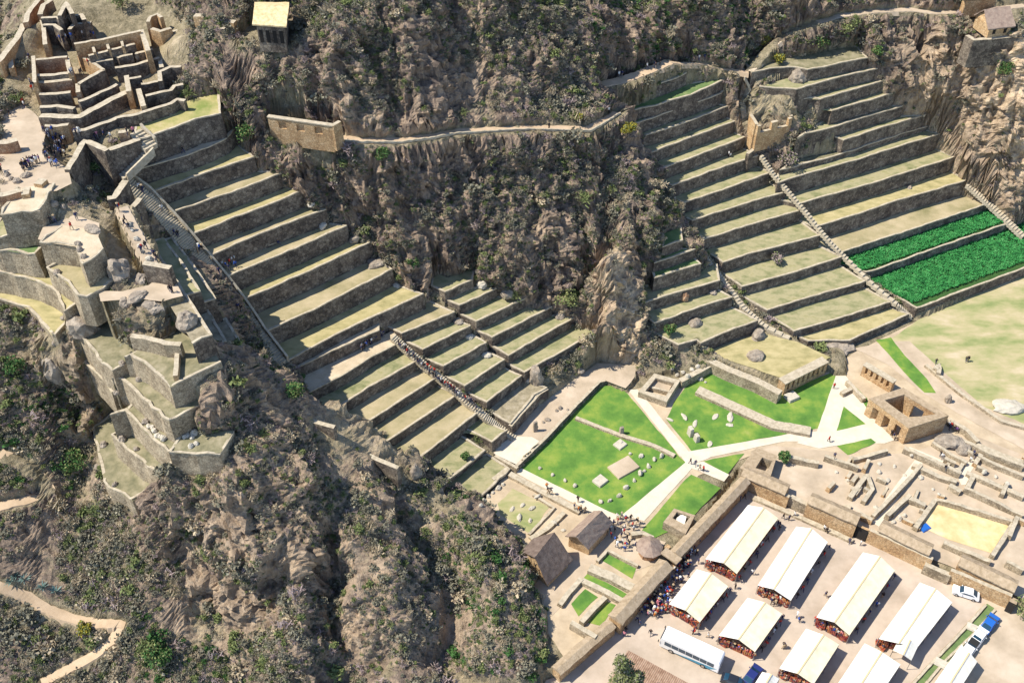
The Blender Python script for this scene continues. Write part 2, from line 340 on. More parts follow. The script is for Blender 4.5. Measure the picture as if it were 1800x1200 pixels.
# flat valley floor
K(0, (1000,720),(1100,700),(1160,700),(900,860),(860,860),(1000,900),(1100,950),(1200,700),(1300,800),(1400,700),(1500,700),(1450,660),
  (1600,600),(1800,520),(1950,470),(2100,450),(2300,430),(1700,620),(1800,700),(2000,700),(2300,700),(1700,850),(2000,900),(1300,1000),(1500,1100),(1800,1200),(1100,1100),(1200,1200),(1500,1400),(2000,1300),(1000,1300),(1150,1000),(1000,1000),(1020,1080),(1000,1180))
K(1, (1070,625),(1110,640),(1150,650),(1190,640)); K(2.3, (1250,640),(1350,600),(1400,620),(1470,620)); K(.3, (1010,660),(960,700))
K(2.0,(1290,650),(1360,655),(1450,630))
# spur with the path
KL((590,243,47.5),(640,247,47),(700,248,46.2),(760,240,45.6),(800,232,45),(870,228,44),(935,225,43),(1035,228,41.5),(1060,212,40.7),(1085,197,40))
K(47.5, (560,235)); K(49,(470,215)); K(54,(420,195)); K(56.5,(440,160)); K(49,(430,235)); K(46,(455,265)); K(42.3,(500,290))
K(35.9,(1095,250)); K(32.3,(1110,300),(1060,300)); K(28.6,(1100,350),(1060,350)); K(24.9,(1110,400),(1150,400)); K(34,(1112,250)); K(30.5,(1130,300)); K(26,(1155,350)); K(22,(1178,388))
K(35,(1310,150)); K(32.5,(1332,182)); K(31.5,(1390,178)); K(29.6,(1305,202)); K(27.8,(1400,207)); K(25,(1322,255),(1345,250)); K(24.8,(1400,246)); K(27.3,(1314,224)); K(21,(1350,285),(1390,280)); K(22,(1430,268)); K(27.8,(1440,214)); K(34,(1400,168)); K(31,(1430,190))
K(12,(1135,520)); K(6,(1140,590)); K(8,(1130,560))
K(25.5,(1063,438)); K(23.5,(1067,470)); K(18.5,(1070,520)); K(12,(1080,570)); K(17.5,(1016,472)); K(16,(1118,470)); K(9,(1022,530)); K(11,(1115,530)); K(13.5,(1092,520)); K(2,(1080,628)); K(3,(1050,600)); K(1.5,(1160,640))
# above the path
K(47,(900,170)); K(44.5,(1000,170)); K(44.5,(1050,150)); K(48.5,(700,190)); K(47,(800,190)); K(52.5,(600,190)); K(57,(520,150)); K(49,(1030,105)); K(47,(1040,125)); K(54,(1000,60)); K(60,(960,0)); K(57,(800,60)); K(62,(850,0)); K(66,(700,0)); K(60,(700,90)); K(61,(600,90)); K(68,(600,0))
K(59.5,(505,100),(420,90)); K(60.9,(420,74),(505,84)); K(61.5,(430,50),(530,50)); K(58,(430,112)); K(58.3,(510,120)); K(69.5,(450,-10)); K(65,(380,10)); K(60.5,(350,55)); K(60,(320,70)); K(58.5,(350,110)); K(56,(390,150))
K(43,(1057,145),(1123,130),(1173,109)); K(40.3,(1238,110)); K(39,(1273,120)); K(38.4,(1313,127)); K(45,(1080,120)); K(44.5,(1180,85)); K(42.5,(1240,80)); K(50,(1100,60)); K(52,(1150,20)); K(54,(1100,-10))
K(40.2,(1285,105)); K(44,(1262,70)); K(51,(1245,20)); K(54,(1230,-10)); K(43.5,(1310,60)); K(40,(1328,100)); K(52,(1330,0))
K(45.5,(1400,50)); K(46,(1480,27),(1640,22),(1700,22)); K(46.2,(1580,17)); K(46.5,(1800,10)); K(52,(1400,-10),(1500,-10)); K(49,(1600,-10)); K(43,(1450,75)); K(41.5,(1540,75)); K(39.6,(1540,92)); K(39.6,(1380,105)); K(43.5,(1560,45))
# cliff at the right
KL((1580,88,39.5),(1610,75,41),(1640,65,42),(1700,72,42.5),(1740,95,42.5),(1800,110,42.5)); K(44,(1700,55)); K(44.8,(1800,70),(1740,62),(1790,55)); K(45,(1720,40))
K(28,(1590,160)); K(36,(1560,120)); K(25,(1640,195)); K(20,(1665,235)); K(15.5,(1690,275)); K(11.5,(1715,315)); K(7.5,(1755,355)); K(5,(1790,390)); K(3,(1830,425)); K(27,(1720,200)); K(30,(1780,200)); K(22,(1720,260)); K(14,(1780,320)); K(20,(1800,270))
# left top: fort plateau
K(52.8,(240,185),(300,178)); K(54.3,(250,130)); K(55.5,(330,120)); K(56,(160,60),(240,60)); K(57.5,(290,40)); K(57,(110,20)); K(58,(200,10),(270,5)); K(55,(80,85),(70,110)); K(54.3,(60,150)); K(53.2,(60,200),(120,215),(150,232)); K(55,(180,95)); K(53.6,(160,160)); K(54,(200,235)); K(54,(30,220),(90,270),(60,290))
K(60,(105,5),(60,40)); K(57.5,(50,85)); K(56,(15,130)); K(55,(2,200)); K(24,(20,10),(0,60)); K(30,(0,100)); K(22,(60,-20))
K(53,(20,320),(80,330)); K(52,(100,380),(70,400)); K(49,(120,300),(170,300)); K(46,(200,330),(160,340)); K(47.5,(215,370)); K(50,(140,390),(150,420)); K(48,(200,400)); K(47,(240,480)); K(46,(270,500),(200,505)); K(44.5,(180,560),(250,570)); K(43.5,(320,580))
K(46,(190,470),(210,450)); K(42,(240,640),(310,620)); K(41,(290,680)); K(41,(330,620)); K(40,(340,660))
# sliver terraces left of the long stair and ridge down
K(44,(300,460)); K(41,(330,520)); K(39,(370,590)); K(37,(400,640))
KL((380,610,38.5),(410,640,36.5),(440,680,34),(480,700,30.5),(530,708,27.5),(560,725,25),(590,722,23),(640,745,20.5),(683,775,18),(735,805,14.5),(770,850,12),(822,885,9),(872,943,6),(902,968,4.5),(916,1000,3.5),(942,1060,2),(956,1100,1.2),(960,1150,.6),(968,1195,0))
K(0,(850,885),(874,922),(900,948),(926,968),(942,1000),(966,1060),(980,1105),(988,1150),(994,1190))
K(18,(500,650),(520,665)); K(16,(530,690)); K(11,(570,735)); K(24,(470,650)); K(30,(430,590)); K(40,(265,370)); K(35,(350,480)); K(27,(410,560))
# near hill, face
K(24,(560,760)); K(20.5,(620,780)); K(16,(680,815)); K(13,(720,850)); K(34.5,(400,720)); K(33,(400,785)); K(29,(470,760)); K(26,(500,790))
K(27,(390,840)); K(17,(300,880)); K(22,(350,860)); K(17,(250,910)); K(20,(420,950)); K(19.5,(560,880)); K(17.5,(500,1000)); K(12,(520,1100))
KL((640,850,18.5),(655,920,17.5),(672,1000,14.5),(685,1080,11),(700,1190,6)); KL((735,880,11),(745,950,7),(765,1040,3),(785,1120,0),(805,1200,-2)); KL((815,940,10.5),(850,1010,9.5),(890,1080,7),(915,1140,4),(940,1190,2.5)); K(6,(610,1040)); K(2,(600,1140)); K(3,(860,1150))
K(8,(450,1060)); K(2,(450,1200),(600,1200)); K(0,(700,1200),(850,1200),(950,1215)); K(5,(300,1130)); K(4,(300,1200)); K(-3,(300,1400),(600,1400),(900,1400)); K(-2,(1000,1400)); K(12,(330,1000)); K(9,(230,1080))
# left slope
K(16,(170,890)); K(21,(125,760)); K(29.5,(92,670)); K(33,(60,610)); K(35,(0,600)); K(22,(60,800)); K(23,(0,800)); K(19,(0,900)); K(14.5,(90,930)); K(14,(0,1000)); K(11,(120,1000)); K(9.5,(0,1080)); K(7,(120,1100)); K(4.5,(60,1200)); K(3,(200,1200)); K(-4,(0,1500)); K(34,(-250,600)); K(8,(-300,1200)); K(20,(-300,900)); K(50,(-300,300)); K(24,(-200,0)); K(-4,(-300,1500))
K(38,(70,560)); K(39,(0,560)); K(15,(205,905)); K(16.5,(160,830)); K(20,(145,740))

# fort on the near hill: lit walls stepping down to the left
T('H', [(217,626),(229,623),(262,645),(293,668),(300,680)], 41, 'scrub', ext=(6, 5), h=4.5)
T('H', [(195,664),(212,662),(250,700),(297,741)], 36.5, 'scrub', ext=(3.5, 3.5), h=4.5)
T('H', [(195,731),(221,722),(258,762),(297,793)], 32, 'scrub', ext=(3.5, 3.5), h=5)
T('H', [(197,764),(240,802),(280,833),(297,826)], 26.8, 'scrub', ext=(3.5, 3.5), h=6)
T('H', [(162,749),(172,795),(183,847),(227,876),(233,880),(263,856)], 21.5, 'scrub', ext=(3.5, 4), h=4.5)
T('H', [(297,795),(345,797),(388,795)], 32.4, 'scrub', ext=(1, 4), h=3.5)
T('H', [(298,815),(330,812),(353,808),(385,798),(402,791)], 29.8, 'scrub', ext=(0.5, 2.5), h=7)
T('H', [(140,640),(148,636),(180,668),(195,690)], 33, 'scrub', ext=(3, 3), h=4.5)
T('H', [(128,575),(150,600),(172,628),(195,650)], 38.5, 'scrub', ext=(4, 3), h=4)
T('K', [(0,378),(40,372),(70,370)], 54, 'sand', ext=(0, 7), h=5)
T('K', [(-20,418),(0,417),(48,410),(67,414)], 49.6, 'grass', ext=(0, 5), h=2.3)
T('K', [(-20,436),(0,438),(30,443),(63,447)], 47.4, 'green', ext=(0, 4), h=4.4)
T('K', [(-20,476),(0,479),(42,487),(72,497),(100,512),(113,546),(128,541)], 42.8, 'hay', ext=(1.5, 5), h=4.6)
T('K', [(-20,524),(0,527),(33,535),(60,548),(90,588),(98,587)], 38.4, 'hay', ext=(1.5, 5), h=4.4)
T('K', [(84,470),(110,490),(138,520),(155,519)], 46.8, 'sandgrass', ext=(3, 4), h=4.4)
T('K', [(70,424),(100,428),(133,433),(146,466)], 51, 'sand', ext=(1.5, 4), h=5)
T('J', [(372,588),(310,490),(247,400)], 45, 'rubble', ext=(-2, -1.6), h=4)
T('J', [(352,510),(320,460),(287,417)], 42.5, 'grass', ext=(-4, -2.5), h=3.5)
T('J', [(380,524),(340,465),(303,417)], 39.5, 'grass', ext=(-4, -2.5), h=3.5)
T('J', [(398,598),(363,538)], 38, 'rubble', ext=(-4, -2.5), h=3.5)
T('J', [(424,602),(397,558)], 34.5, 'rubble', ext=(-4, -2.5), h=3.5)
# trails and stairs: (pixel, pixel[, height]) ..., half width
RIB = dict(
 cliff=([(588,243,47.5),(640,247,47),(700,248,46.2),(760,240,45.6),(800,232,45),(870,228,44),(935,225,43),(1000,227,42.2),(1035,228,41.5),(1060,213,40.8),(1084,198,40.2)], 1.0),
 dtrail=([(1050,150,43),(1090,142,43),(1123,131,43),(1150,120,43),(1176,109,43)], 1.3),
 dtrail2=([(1176,109,43),(1198,112,42),(1238,112,40.3),(1273,121,39.1),(1316,128,38.5)], .5),
 utrail=([(1318,126,38.6),(1345,92,40.8),(1370,70,42.6),(1400,52,44.4),(1440,38,45.6),(1480,27,46),(1540,20,46.2),(1600,17,46.3),(1640,22,46),(1700,22,46),(1800,10,46.5)], .9),
 low1=([(-20,1022),(0,1030),(50,1050),(80,1070),(130,1090),(175,1097),(212,1096),(200,1125),(170,1150),(130,1172),(75,1203)], .8),
 low2=([(-20,897),(0,890),(50,880),(92,866),(75,842),(40,815),(0,798)], .9),
 ridge=([(215,365,50.2),(230,395,49.4),(246,425,48.6),(262,455,47.6),(272,478,46.6)], 1.0),
 stA0=([(236,230,54.2),(266,259,52.3)], 1.3), stA1=([(264,259,52.2),(212,310,48.9)], 1.3),
 stA=([(216,314,48.7),(256,345,45.6),(290,382,42),(322,418,38.8),(354,456,35.2),(385,493,31.7),(415,533,28),(452,588,23.9),(492,640,20.3)], 1.55),
 stB=([(690,590,16.2),(718,616,14),(750,644,11.8),(786,674,9.4),(822,705,7.2),(852,730,5.2),(880,752,2.8),(905,770,1.2)], .8),
 stD=([(1308,132,38.2),(1318,150,35.6),(1303,175,32.4),(1310,205,29.4)], .8),
 stD2=([(1338,272,23.6),(1360,305,20.6),(1390,340,17.6),(1418,373,14.8),(1452,416,11.4),(1490,455,8),(1530,495,5.8),(1575,532,3.8),(1603,556,.4)], .5),
 stG=([(1165,330,23),(1192,382,18),(1220,425,14),(1248,462,11),(1278,500,8.2),(1308,540,5.8),(1345,572,3.6),(1388,594,2.6)], .6),
 stE=([(1700,322,11),(1745,362,7.4),(1800,415,3.5)], .9))
CALMP = [([(400,66),(510,90),(525,50),(440,38)],1),([(40,0),(330,20),(345,120),(300,180),(240,240),(60,330),(0,330),(0,200),(60,60)],1),([(1290,140),(1400,165),(1450,200),(1440,262),(1310,265)],.8),([(405,60),(525,60),(530,110),(405,95)],1),
 ([(170,360),(260,380),(330,520),(330,560),(150,540),(60,430)],.75),([(1680,20),(1800,10),(1800,70),(1690,75)],1),([(560,725),(640,740),(740,810),(735,850),(640,810),(570,770)],.6),([(225,610),(330,600),(345,660),(300,700)],.8)]

TAN_SUNLIT = [([(1570,80),(1640,60),(1720,85),(1810,130),(1810,420),(1740,350),(1660,230),(1590,150)],1.2),([(1040,430),(1090,430),(1110,520),(1130,560),(1130,650),(1060,640)],1.3),([(590,190),(690,190),(690,245),(590,245)],.8),([(700,430),(740,430),(745,500),(700,500)],.5),([(880,340),(960,340),(960,440),(880,440)],.5),([(400,600),(560,760),(500,800),(380,700)],.35),([(300,860),(560,780),(740,880),(900,980),(960,1190),(250,1190)],.45),([(0,620),(160,760),(280,1000),(0,1190)],.1),([(900,-20),(850,-20),(780,150),(880,170)],.35)]  # tan rock areas; the right cliff is also paled to stand in for sunlight
SAND = [([(1290,130),(1420,150),(1480,215),(1400,270),(1310,265)],.6),([(1240,618),(1335,585),(1400,600),(1460,628),(1375,665)],.5),([(40,60),(330,40),(330,130),(300,180),(200,240),(60,210),(50,120)],.9),([(0,200),(120,200),(200,330),(260,380),(280,500),(330,530),(180,540),(60,430),(0,360)],.95),([(555,722),(640,738),(740,808),(735,848),(640,808),(560,765)],.8),([(225,600),(330,600),(345,670),(295,700)],.7),([(110,540),(330,540),(330,600),(110,600)],.6),([(0,540),(90,560),(150,700),(170,880),(140,880),(80,660),(0,620)],.7)]

K(0,(1628,562),(1700,530),(1800,492),(1900,455),(1500,610),(1560,585),(1605,572))
# ================================================================== flat sheets on the ground: name, outline, height, material
FLAT = []; RAISE = []; SHEETS = []
YARD = [(1300,832),(1325,862),(1510,945),(1610,990),(1775,1062),(1830,1090),(1900,1180),(1900,1500),(900,1500),(960,1195),(1000,1180),(1090,1095),(1190,985)]
FLAT.append((YARD, -1.62))
RAISE.append(([(866,797),(893,763),(945,712),(1010,665),(1050,630),(1120,640),(1118,664),(1099,684),(1062,668),(1052,672),(908,818)], 1.05))
def sheet(name, poly, z, m): SHEETS.append((name, poly, z, m))
sheet('market_yard', [(1305,838),(1330,868),(1510,945),(1775,1062),(1850,1100),(2000,1500),(800,1500),(960,1195),(1000,1180),(1090,1095),(1190,985)], -1.5, 'paving')
sheet('dirt_lot', [(1745,1040),(1800,1070),(1990,1190),(1990,1500),(1600,1500),(1612,1200)], -1.49, 'gravel')
sheet('platform_ground', [(868,795),(893,764),(945,712),(1012,665),(1050,638),(1118,642),(1116,662),(1099,682),(1062,668),(1052,672),(908,816)], 1.1, 'gravel')
sheet('platform_path', [(868,797),(893,766),(936,768),(948,775),(908,816)], 1.106, 'path_white')
sheet('meadow_edge', [(1010,690),(1060,672),(1100,688),(1190,668),(1260,640),(1370,685),(1470,640),(1500,620),(1620,560),(1800,478),(2100,440),(2300,700),(1990,1010),(1800,900),(1600,830),(1320,800),(1228,835),(1140,960),(1020,900),(880,815)], -.04, 'dirt')
sheet('ruin_ground', [(1320,792),(1350,782),(1440,790),(1500,800),(1600,795),(1700,760),(1800,800),(1990,880),(1990,1150),(1790,1048),(1510,925),(1310,845)], .02, 'gravel')
sheet('field', [(1600,572),(1614,562),(1800,476),(2000,420),(2300,500),(2300,900),(1900,800),(1800,765),(1730,720),(1640,660),(1560,600)], .0, 'field')
sheet('dirt_road', [(1500,612),(1560,640),(1620,690),(1700,735),(1800,790),(1900,850),(1900,820),(1800,745),(1730,715),(1660,655),(1600,600),(1560,600)], .03, 'gravel')
sheet('green_strip', [(1540,598),(1565,592),(1590,625),(1630,665),(1645,690),(1625,690),(1590,655)], .045, 'lawn')
sheet('lawn', [(1063,673),(1100,688),(1193,800),(1205,812),(1100,903),(1085,906),(914,822)], .0, 'lawn')
sheet('lawn', [(1186,705),(1205,680),(1257,648),(1372,690),(1462,655),(1470,662),(1438,752),(1300,778),(1217,795),(1172,737)], .0, 'lawn')
sheet('lawn', [(1487,662),(1525,700),(1530,740)], .0, 'lawn')
sheet('lawn', [(1235,810),(1308,796),(1279,833)], .01, 'lawn')
sheet('lawn', [(1214,834),(1266,857),(1200,925),(1150,945),(1124,938),(1195,852)], .0, 'lawn')
sheet('lawn', [(1472,784),(1530,770),(1540,777),(1490,800)], .045, 'lawn')
sheet('path', [(1103,684),(1121,684),(1212,795),(1196,802)], .03, 'path_white')
sheet('path', [(1196,800),(1212,793),(1400,760),(1442,757),(1442,777),(1380,775),(1250,803),(1226,812),(1132,915),(1093,905),(1205,812)], .034, 'path_white')
sheet('path', [(1469,660),(1487,660),(1535,735),(1572,773),(1555,779),(1500,778),(1440,788),(1400,778),(1436,757)], .038, 'path_white')
sheet('lawn', [(1484,714),(1521,745),(1471,757)], .044, 'lawn')
sheet('path', [(1222,812),(1237,811),(1282,834),(1273,846),(1214,822)], .03, 'path_white')
sheet('path', [(858,806),(882,799),(914,821),(1086,906),(1075,918),(1030,895),(905,830)], .03, 'path_white')
sheet('entrance_court', [(1040,890),(1130,916),(1122,938),(1150,945),(1170,952),(1150,990),(1110,1005),(1066,966),(1000,1052),(968,1082),(925,1040),(990,975),(1035,955)], .02, 'gravel')
sheet('garden_ground', [(845,885),(893,828),(1042,898),(1070,915),(1066,966),(1170,990),(1100,1090),(1000,1165),(960,1110),(930,1060),(975,975),(880,950)], -.02, 'dirt')
sheet('lawn', [(875,885),(900,858),(965,890),(935,940),(880,905)], .0, 'field')
sheet('lawn', [(1068,969),(1121,995),(1111,1016),(1056,983)], .03, 'lawn')
sheet('lawn', [(1032,1007),(1103,1043),(1093,1052),(1025,1015)], .03, 'lawn')
sheet('lawn', [(1028,1035),(1050,1048),(1017,1083),(1004,1060)], .03, 'lawn')
sheet('lawn', [(1060,1055),(1082,1062),(1058,1100),(1030,1092)], .03, 'lawn')
sheet('gorge_meadow', [(1240,618),(1335,585),(1400,600),(1460,628),(1375,665),(1280,632)], 2.5, 'tread_hay')
RAISE.append(([(1225,610),(1340,578),(1410,605),(1462,630),(1376,668),(1275,632)], 2.4))

for pl, z in (([(0,205),(40,182),(62,200),(80,225),(76,268),(120,296),(126,322),(100,335),(40,345),(0,345)], 53.6), ([(66,420),(75,400),(130,378),(176,392),(172,425),(133,432),(80,425)], 50.9), ([(262,500),(283,484),(305,488),(322,520),(285,530),(240,524),(178,530),(172,512),(215,512)], 46.2)):
    sheet('stone_plaza', pl, z, 'gravel'); RAISE.append((pl, z - .06))

RAISE.append(([(402,70),(506,88),(522,56),(442,42)], 60.9))
RAISE.append(([(466,246),(583,262),(602,250),(592,232),(475,220)], 46.4))
for _n, _p, _z, _m in SHEETS:
    if -.2 <= _z < .1 and _m in ('lawn', 'path_white', 'gravel', 'field'): RAISE.append((_p, _z - .1))
# ================================================================== build terrace outlines in the world
prev = {}
for t in TER:
    w = resample(PP(t['lip'], t['z']), 1.5); t['w'] = w
    if t['back']:
        b = PP(*t['back'])
    elif t['ext'] or t['fl'] not in prev:
        e = t['ext'] or (0, 5); b = [(p[0] + e[0], p[1] + e[1]) for p in w]
    else: b = prev[t['fl']]
    # march the back line with as many points as the lip
    bl = [0]
    for p, q in zip(b, b[1:]): bl.append(bl[-1] + math.dist(p[:2], q[:2]))
    ll = [0]
    for p, q in zip(w, w[1:]): ll.append(ll[-1] + math.dist(p[:2], q[:2]))
    B = []
    for s in ll:
        q = s / ll[-1] * bl[-1]; B.append((np.interp(q, bl, [p[0] for p in b]), np.interp(q, bl, [p[1] for p in b])))
    dx, dy = B[-1][0] - B[0][0], B[-1][1] - B[0][1]; L = math.hypot(dx, dy)
    nx, ny = -dy / L, dx / L
    mm = n_ = len(w) // 2
    if nx * (B[mm][0] - w[mm][0]) + ny * (B[mm][1] - w[mm][1]) < 0: nx, ny = -nx, -ny
    t['B'] = [(p[0] + nx * .5, p[1] + ny * .5) for p in B]
    t['foot'] = [p[:2] for p in w] + t['B'][::-1]
    prev[t['fl']] = w
    for p in (w[0], w[-1]): CTLW.append((p[0], p[1], t['z'] - .8))
    if not t['back'] or True:
        for p in w[3:-3:4]: CTLW.append((p[0], p[1], t['z'] - 1))

# ================================================================== terrain height raster
X0, X1, Y0, Y1, DG = -175.0, 215.0, 30.0, 330.0, 0.5
gx = np.arange(X0, X1 + .01, DG); gy = np.arange(Y0, Y1 + .01, DG); NX, NY = len(gx), len(gy)
pts = [P(*c) for c in CTL] + CTLW
def far(px, py, z, dx, dy, dz): p = P(px, py, z); pts.append((p[0] + dx, p[1] + dy, z + dz))
for px, z, up in ((450,70,50),(560,68,55),(700,66,55),(850,62,60),(960,60,60)): far(px, 0, z, 0, 55, up); far(px, 0, z, 0, 120, up + 30)
for px, z, up in ((1100,54,50),(1230,54,50),(1330,52,45),(1500,52,40),(1600,49,40),(1800,46.5,35)): far(px, 0, z, 10, 60, up); far(px, 0, z, 10, 110, up + 25)
far(200, 10, 59, -5, 40, 8); far(0, 60, 24, -40, 40, -4); far(300, 5, 60, 0, 40, 18)
for x, y, z in ((X0-5,Y0-5,-6),(0,Y0-5,-6),(X1+5,Y0-5,0),(X1+5,100,0),(X1+5,150,0),(X1+5,170,20),(X1+5,220,55),(X1+5,Y1+5,90),(X0-5,100,15),(X0-5,150,30),(X0-5,Y1+5,15),(-80,Y1+5,20),(0,Y1+5,150),(100,Y1+5,130)): pts.append((x, y, z))
pts = [(x, y, z) for x, y, z in pts if X0 - 8 < x < X1 + 8 and Y0 - 8 < y < Y1 + 8]
# thin out near-coincident points
seen = {}; q = []
for p in pts:
    k = (round(p[0] / .8), round(p[1] / .8))
    if k not in seen: seen[k] = 1; q.append(p)
pts = q
_, _, tris, ov, _, _ = delaunay_2d_cdt([Vector(p[:2]) for p in pts], [], [], 0, 1e-4)
pv = np.array([pts[o[0]][:3] for o in ov])
Z = np.full((NY, NX), 0.0)
for t in tris:
    a, b, c = pv[t[0]], pv[t[1]], pv[t[2]]
    i0 = max(0, int((min(a[0], b[0], c[0]) - X0) / DG)); i1 = min(NX - 1, int((max(a[0], b[0], c[0]) - X0) / DG) + 1)
    j0 = max(0, int((min(a[1], b[1], c[1]) - Y0) / DG)); j1 = min(NY - 1, int((max(a[1], b[1], c[1]) - Y0) / DG) + 1)
    if i1 < i0 or j1 < j0: continue
    XX, YY = np.meshgrid(gx[i0:i1 + 1], gy[j0:j1 + 1])
    d = (b[1] - c[1]) * (a[0] - c[0]) + (c[0] - b[0]) * (a[1] - c[1])
    if abs(d) < 1e-9: continue
    l1 = ((b[1] - c[1]) * (XX - c[0]) + (c[0] - b[0]) * (YY - c[1])) / d
    l2 = ((c[1] - a[1]) * (XX - c[0]) + (a[0] - c[0]) * (YY - c[1])) / d; l3 = 1 - l1 - l2
    m = (l1 >= -1e-6) & (l2 >= -1e-6) & (l3 >= -1e-6)
    zz = l1 * a[2] + l2 * b[2] + l3 * c[2]
    Z[j0:j1 + 1, i0:i1 + 1][m] = zz[m]
def blur(A, r, n=2):
    for _i in range(n):
        for ax in (0, 1):
            pad = [(0, 0), (0, 0)]; pad[ax] = (r + 1, r)
            c = np.cumsum(np.pad(A, pad, mode='edge'), axis=ax)
            A = (np.take(c, np.arange(2 * r + 1, c.shape[ax]), axis=ax) - np.take(c, np.arange(0, c.shape[ax] - 2 * r - 1), axis=ax)) / (2 * r + 1)
    return A
def inpoly(poly, pad=0):
    xs = [p[0] for p in poly]; ys = [p[1] for p in poly]
    i0 = max(0, int((min(xs) - X0) / DG) - 1); i1 = min(NX - 1, int((max(xs) - X0) / DG) + 2); j0 = max(0, int((min(ys) - Y0) / DG) - 1); j1 = min(NY - 1, int((max(ys) - Y0) / DG) + 2)
    M = np.zeros((NY, NX), bool)
    if i1 <= i0 or j1 <= j0: return M
    XX, YY = np.meshgrid(gx[i0:i1], gy[j0:j1]); m = np.zeros(XX.shape, bool); n = len(poly)
    for i in range(n):
        x1, y1 = poly[i][:2]; x2, y2 = poly[(i + 1) % n][:2]
        if y1 == y2: continue
        m ^= ((YY < y1) != (YY < y2)) & (XX < (x2 - x1) * (YY - y1) / (y2 - y1) + x1)
    M[j0:j1, i0:i1] = m; return M
def dil(M, r):
    A = M.astype(float)
    return blur(A, r, 1) > 1e-3
def minf(A, r):
    for _i in range(r):
        B = A.copy()
        B[1:] = np.minimum(B[1:], A[:-1]); B[:-1] = np.minimum(B[:-1], A[1:]); B[:, 1:] = np.minimum(B[:, 1:], A[:, :-1]); B[:, :-1] = np.minimum(B[:, :-1], A[:, 1:]); A = B
    return A
Z = blur(Z, 2, 2)
flatM = np.zeros((NY, NX), bool)
def zat(x, y, A=None):
    A = Z if A is None else A
    fx = np.clip((np.asarray(x) - X0) / DG, 0, NX - 1.001); fy = np.clip((np.asarray(y) - Y0) / DG, 0, NY - 1.001)
    i = fx.astype(int); j = fy.astype(int); u = fx - i; v = fy - j
    return (A[j, i] * (1 - u) + A[j, i + 1] * u) * (1 - v) + (A[j + 1, i] * (1 - u) + A[j + 1, i + 1] * u) * v
def rasterhit(px, py):
    d = ray(px, py); ts = np.arange(60, 420, .4); q = CP[None] + d[None] * ts[:, None]
    below = q[:, 2] < zat(q[:, 0], q[:, 1]); i = int(np.argmax(below)) if below.any() else 100
    return (q[i, 0], q[i, 1], float(zat(q[i, 0], q[i, 1])))
# break up the straight creases of the near crag by bending it with noise
XXg, YYg = np.meshgrid(gx, gy); Wm = blur(inpoly([rasterhit(*p)[:2] for p in [(430,850),(600,790),(730,860),(800,920),(840,980),(880,1040),(910,1110),(920,1230),(250,1230),(300,950)]]).astype(float), 8, 2)
q_ = np.stack([XXg.ravel(), YYg.ravel(), XXg.ravel() * 0], 1); wx = (fbm(q_, .11, 4, 811) * 6.5).reshape(NY, NX); wy = (fbm(q_, .11, 4, 822) * 5).reshape(NY, NX)
Z = zat((XXg + wx * Wm).ravel(), (YYg + wy * Wm).ravel()).reshape(NY, NX)
CARVE = np.full((NY, NX), 1e3); CZ = np.full((NY, NX), -99.0)
for t in TER:
    m = inpoly(t['foot']); CARVE[m] = np.minimum(CARVE[m], t['z'] - 1.3); flatM |= m
for poly, z in FLAT:                 # pixel outline, height: platforms, courts, paths
    w = [P(a, b, z) for a, b in poly]; m = inpoly(w); CARVE[m] = np.minimum(CARVE[m], z); flatM |= m
CZ = np.where(CARVE < 900, CARVE + 1.3, CZ); cv = minf(CARVE, 1)
Z = np.where(cv < 900, np.minimum(Z, cv), Z)
band = dil(cv < 900, 4) & ~(cv < 900); Z = np.where(band, blur(Z, 2, 2), Z)
def rasterhit(px, py):
    d = ray(px, py); ts = np.arange(60, 420, .4); q = CP[None] + d[None] * ts[:, None]
    below = q[:, 2] < zat(q[:, 0], q[:, 1]); i = int(np.argmax(below)) if below.any() else 100
    return (q[i, 0], q[i, 1], float(zat(q[i, 0], q[i, 1])))
def stamp(x, y, z, r, only_cut=False):
    i0 = int((x - r - X0) / DG); i1 = int((x + r - X0) / DG) + 2; j0 = int((y - r - Y0) / DG); j1 = int((y + r - Y0) / DG) + 2
    if i0 < 0 or j0 < 0 or i1 >= NX or j1 >= NY: return
    XX, YY = np.meshgrid(gx[i0:i1], gy[j0:j1]); m = (XX - x) ** 2 + (YY - y) ** 2 < r * r
    A = Z[j0:j1, i0:i1]; A[m] = np.minimum(A[m], z) if only_cut else z; ribM[j0:j1, i0:i1] |= m; RZ[j0:j1, i0:i1][m] = z
def zat(x, y, A=None):
    A = Z if A is None else A
    fx = np.clip((np.asarray(x) - X0) / DG, 0, NX - 1.001); fy = np.clip((np.asarray(y) - Y0) / DG, 0, NY - 1.001)
    i = fx.astype(int); j = fy.astype(int); u = fx - i; v = fy - j
    return (A[j, i] * (1 - u) + A[j, i + 1] * u) * (1 - v) + (A[j + 1, i] * (1 - u) + A[j + 1, i + 1] * u) * v
RW3 = {}; ribM = np.zeros((NY, NX), bool); RZ = np.full((NY, NX), -99.0)
for k, (pl, hw) in RIB.items():
    w = [P(*p) if len(p) == 3 else rasterhit(*p) for p in pl]; w = resample(w, .6)
    if len(pl[0]) == 2:
        zz = np.array([p[2] for p in w]); kk = np.ones(9) / 9; zz = np.convolve(np.pad(zz, 4, mode='edge'), kk, mode='valid'); w = [(p[0], p[1], z) for p, z in zip(w, zz)]
    RW3[k] = (w, hw); st = k.startswith('st')
    for p in w: stamp(p[0], p[1], p[2] - (.55 if st else .12), hw + .45, st)
calmX = np.zeros((NY, NX))
for pl, v in CALMP: calmX[inpoly([rasterhit(*p)[:2] for p in pl])] = v
for poly, z in RAISE:                # ground that fills exactly to a level
    w = [P(a, b, z) for a, b in poly]; m = inpoly(w); Z[m] = z; flatM |= m; CZ[m] = z
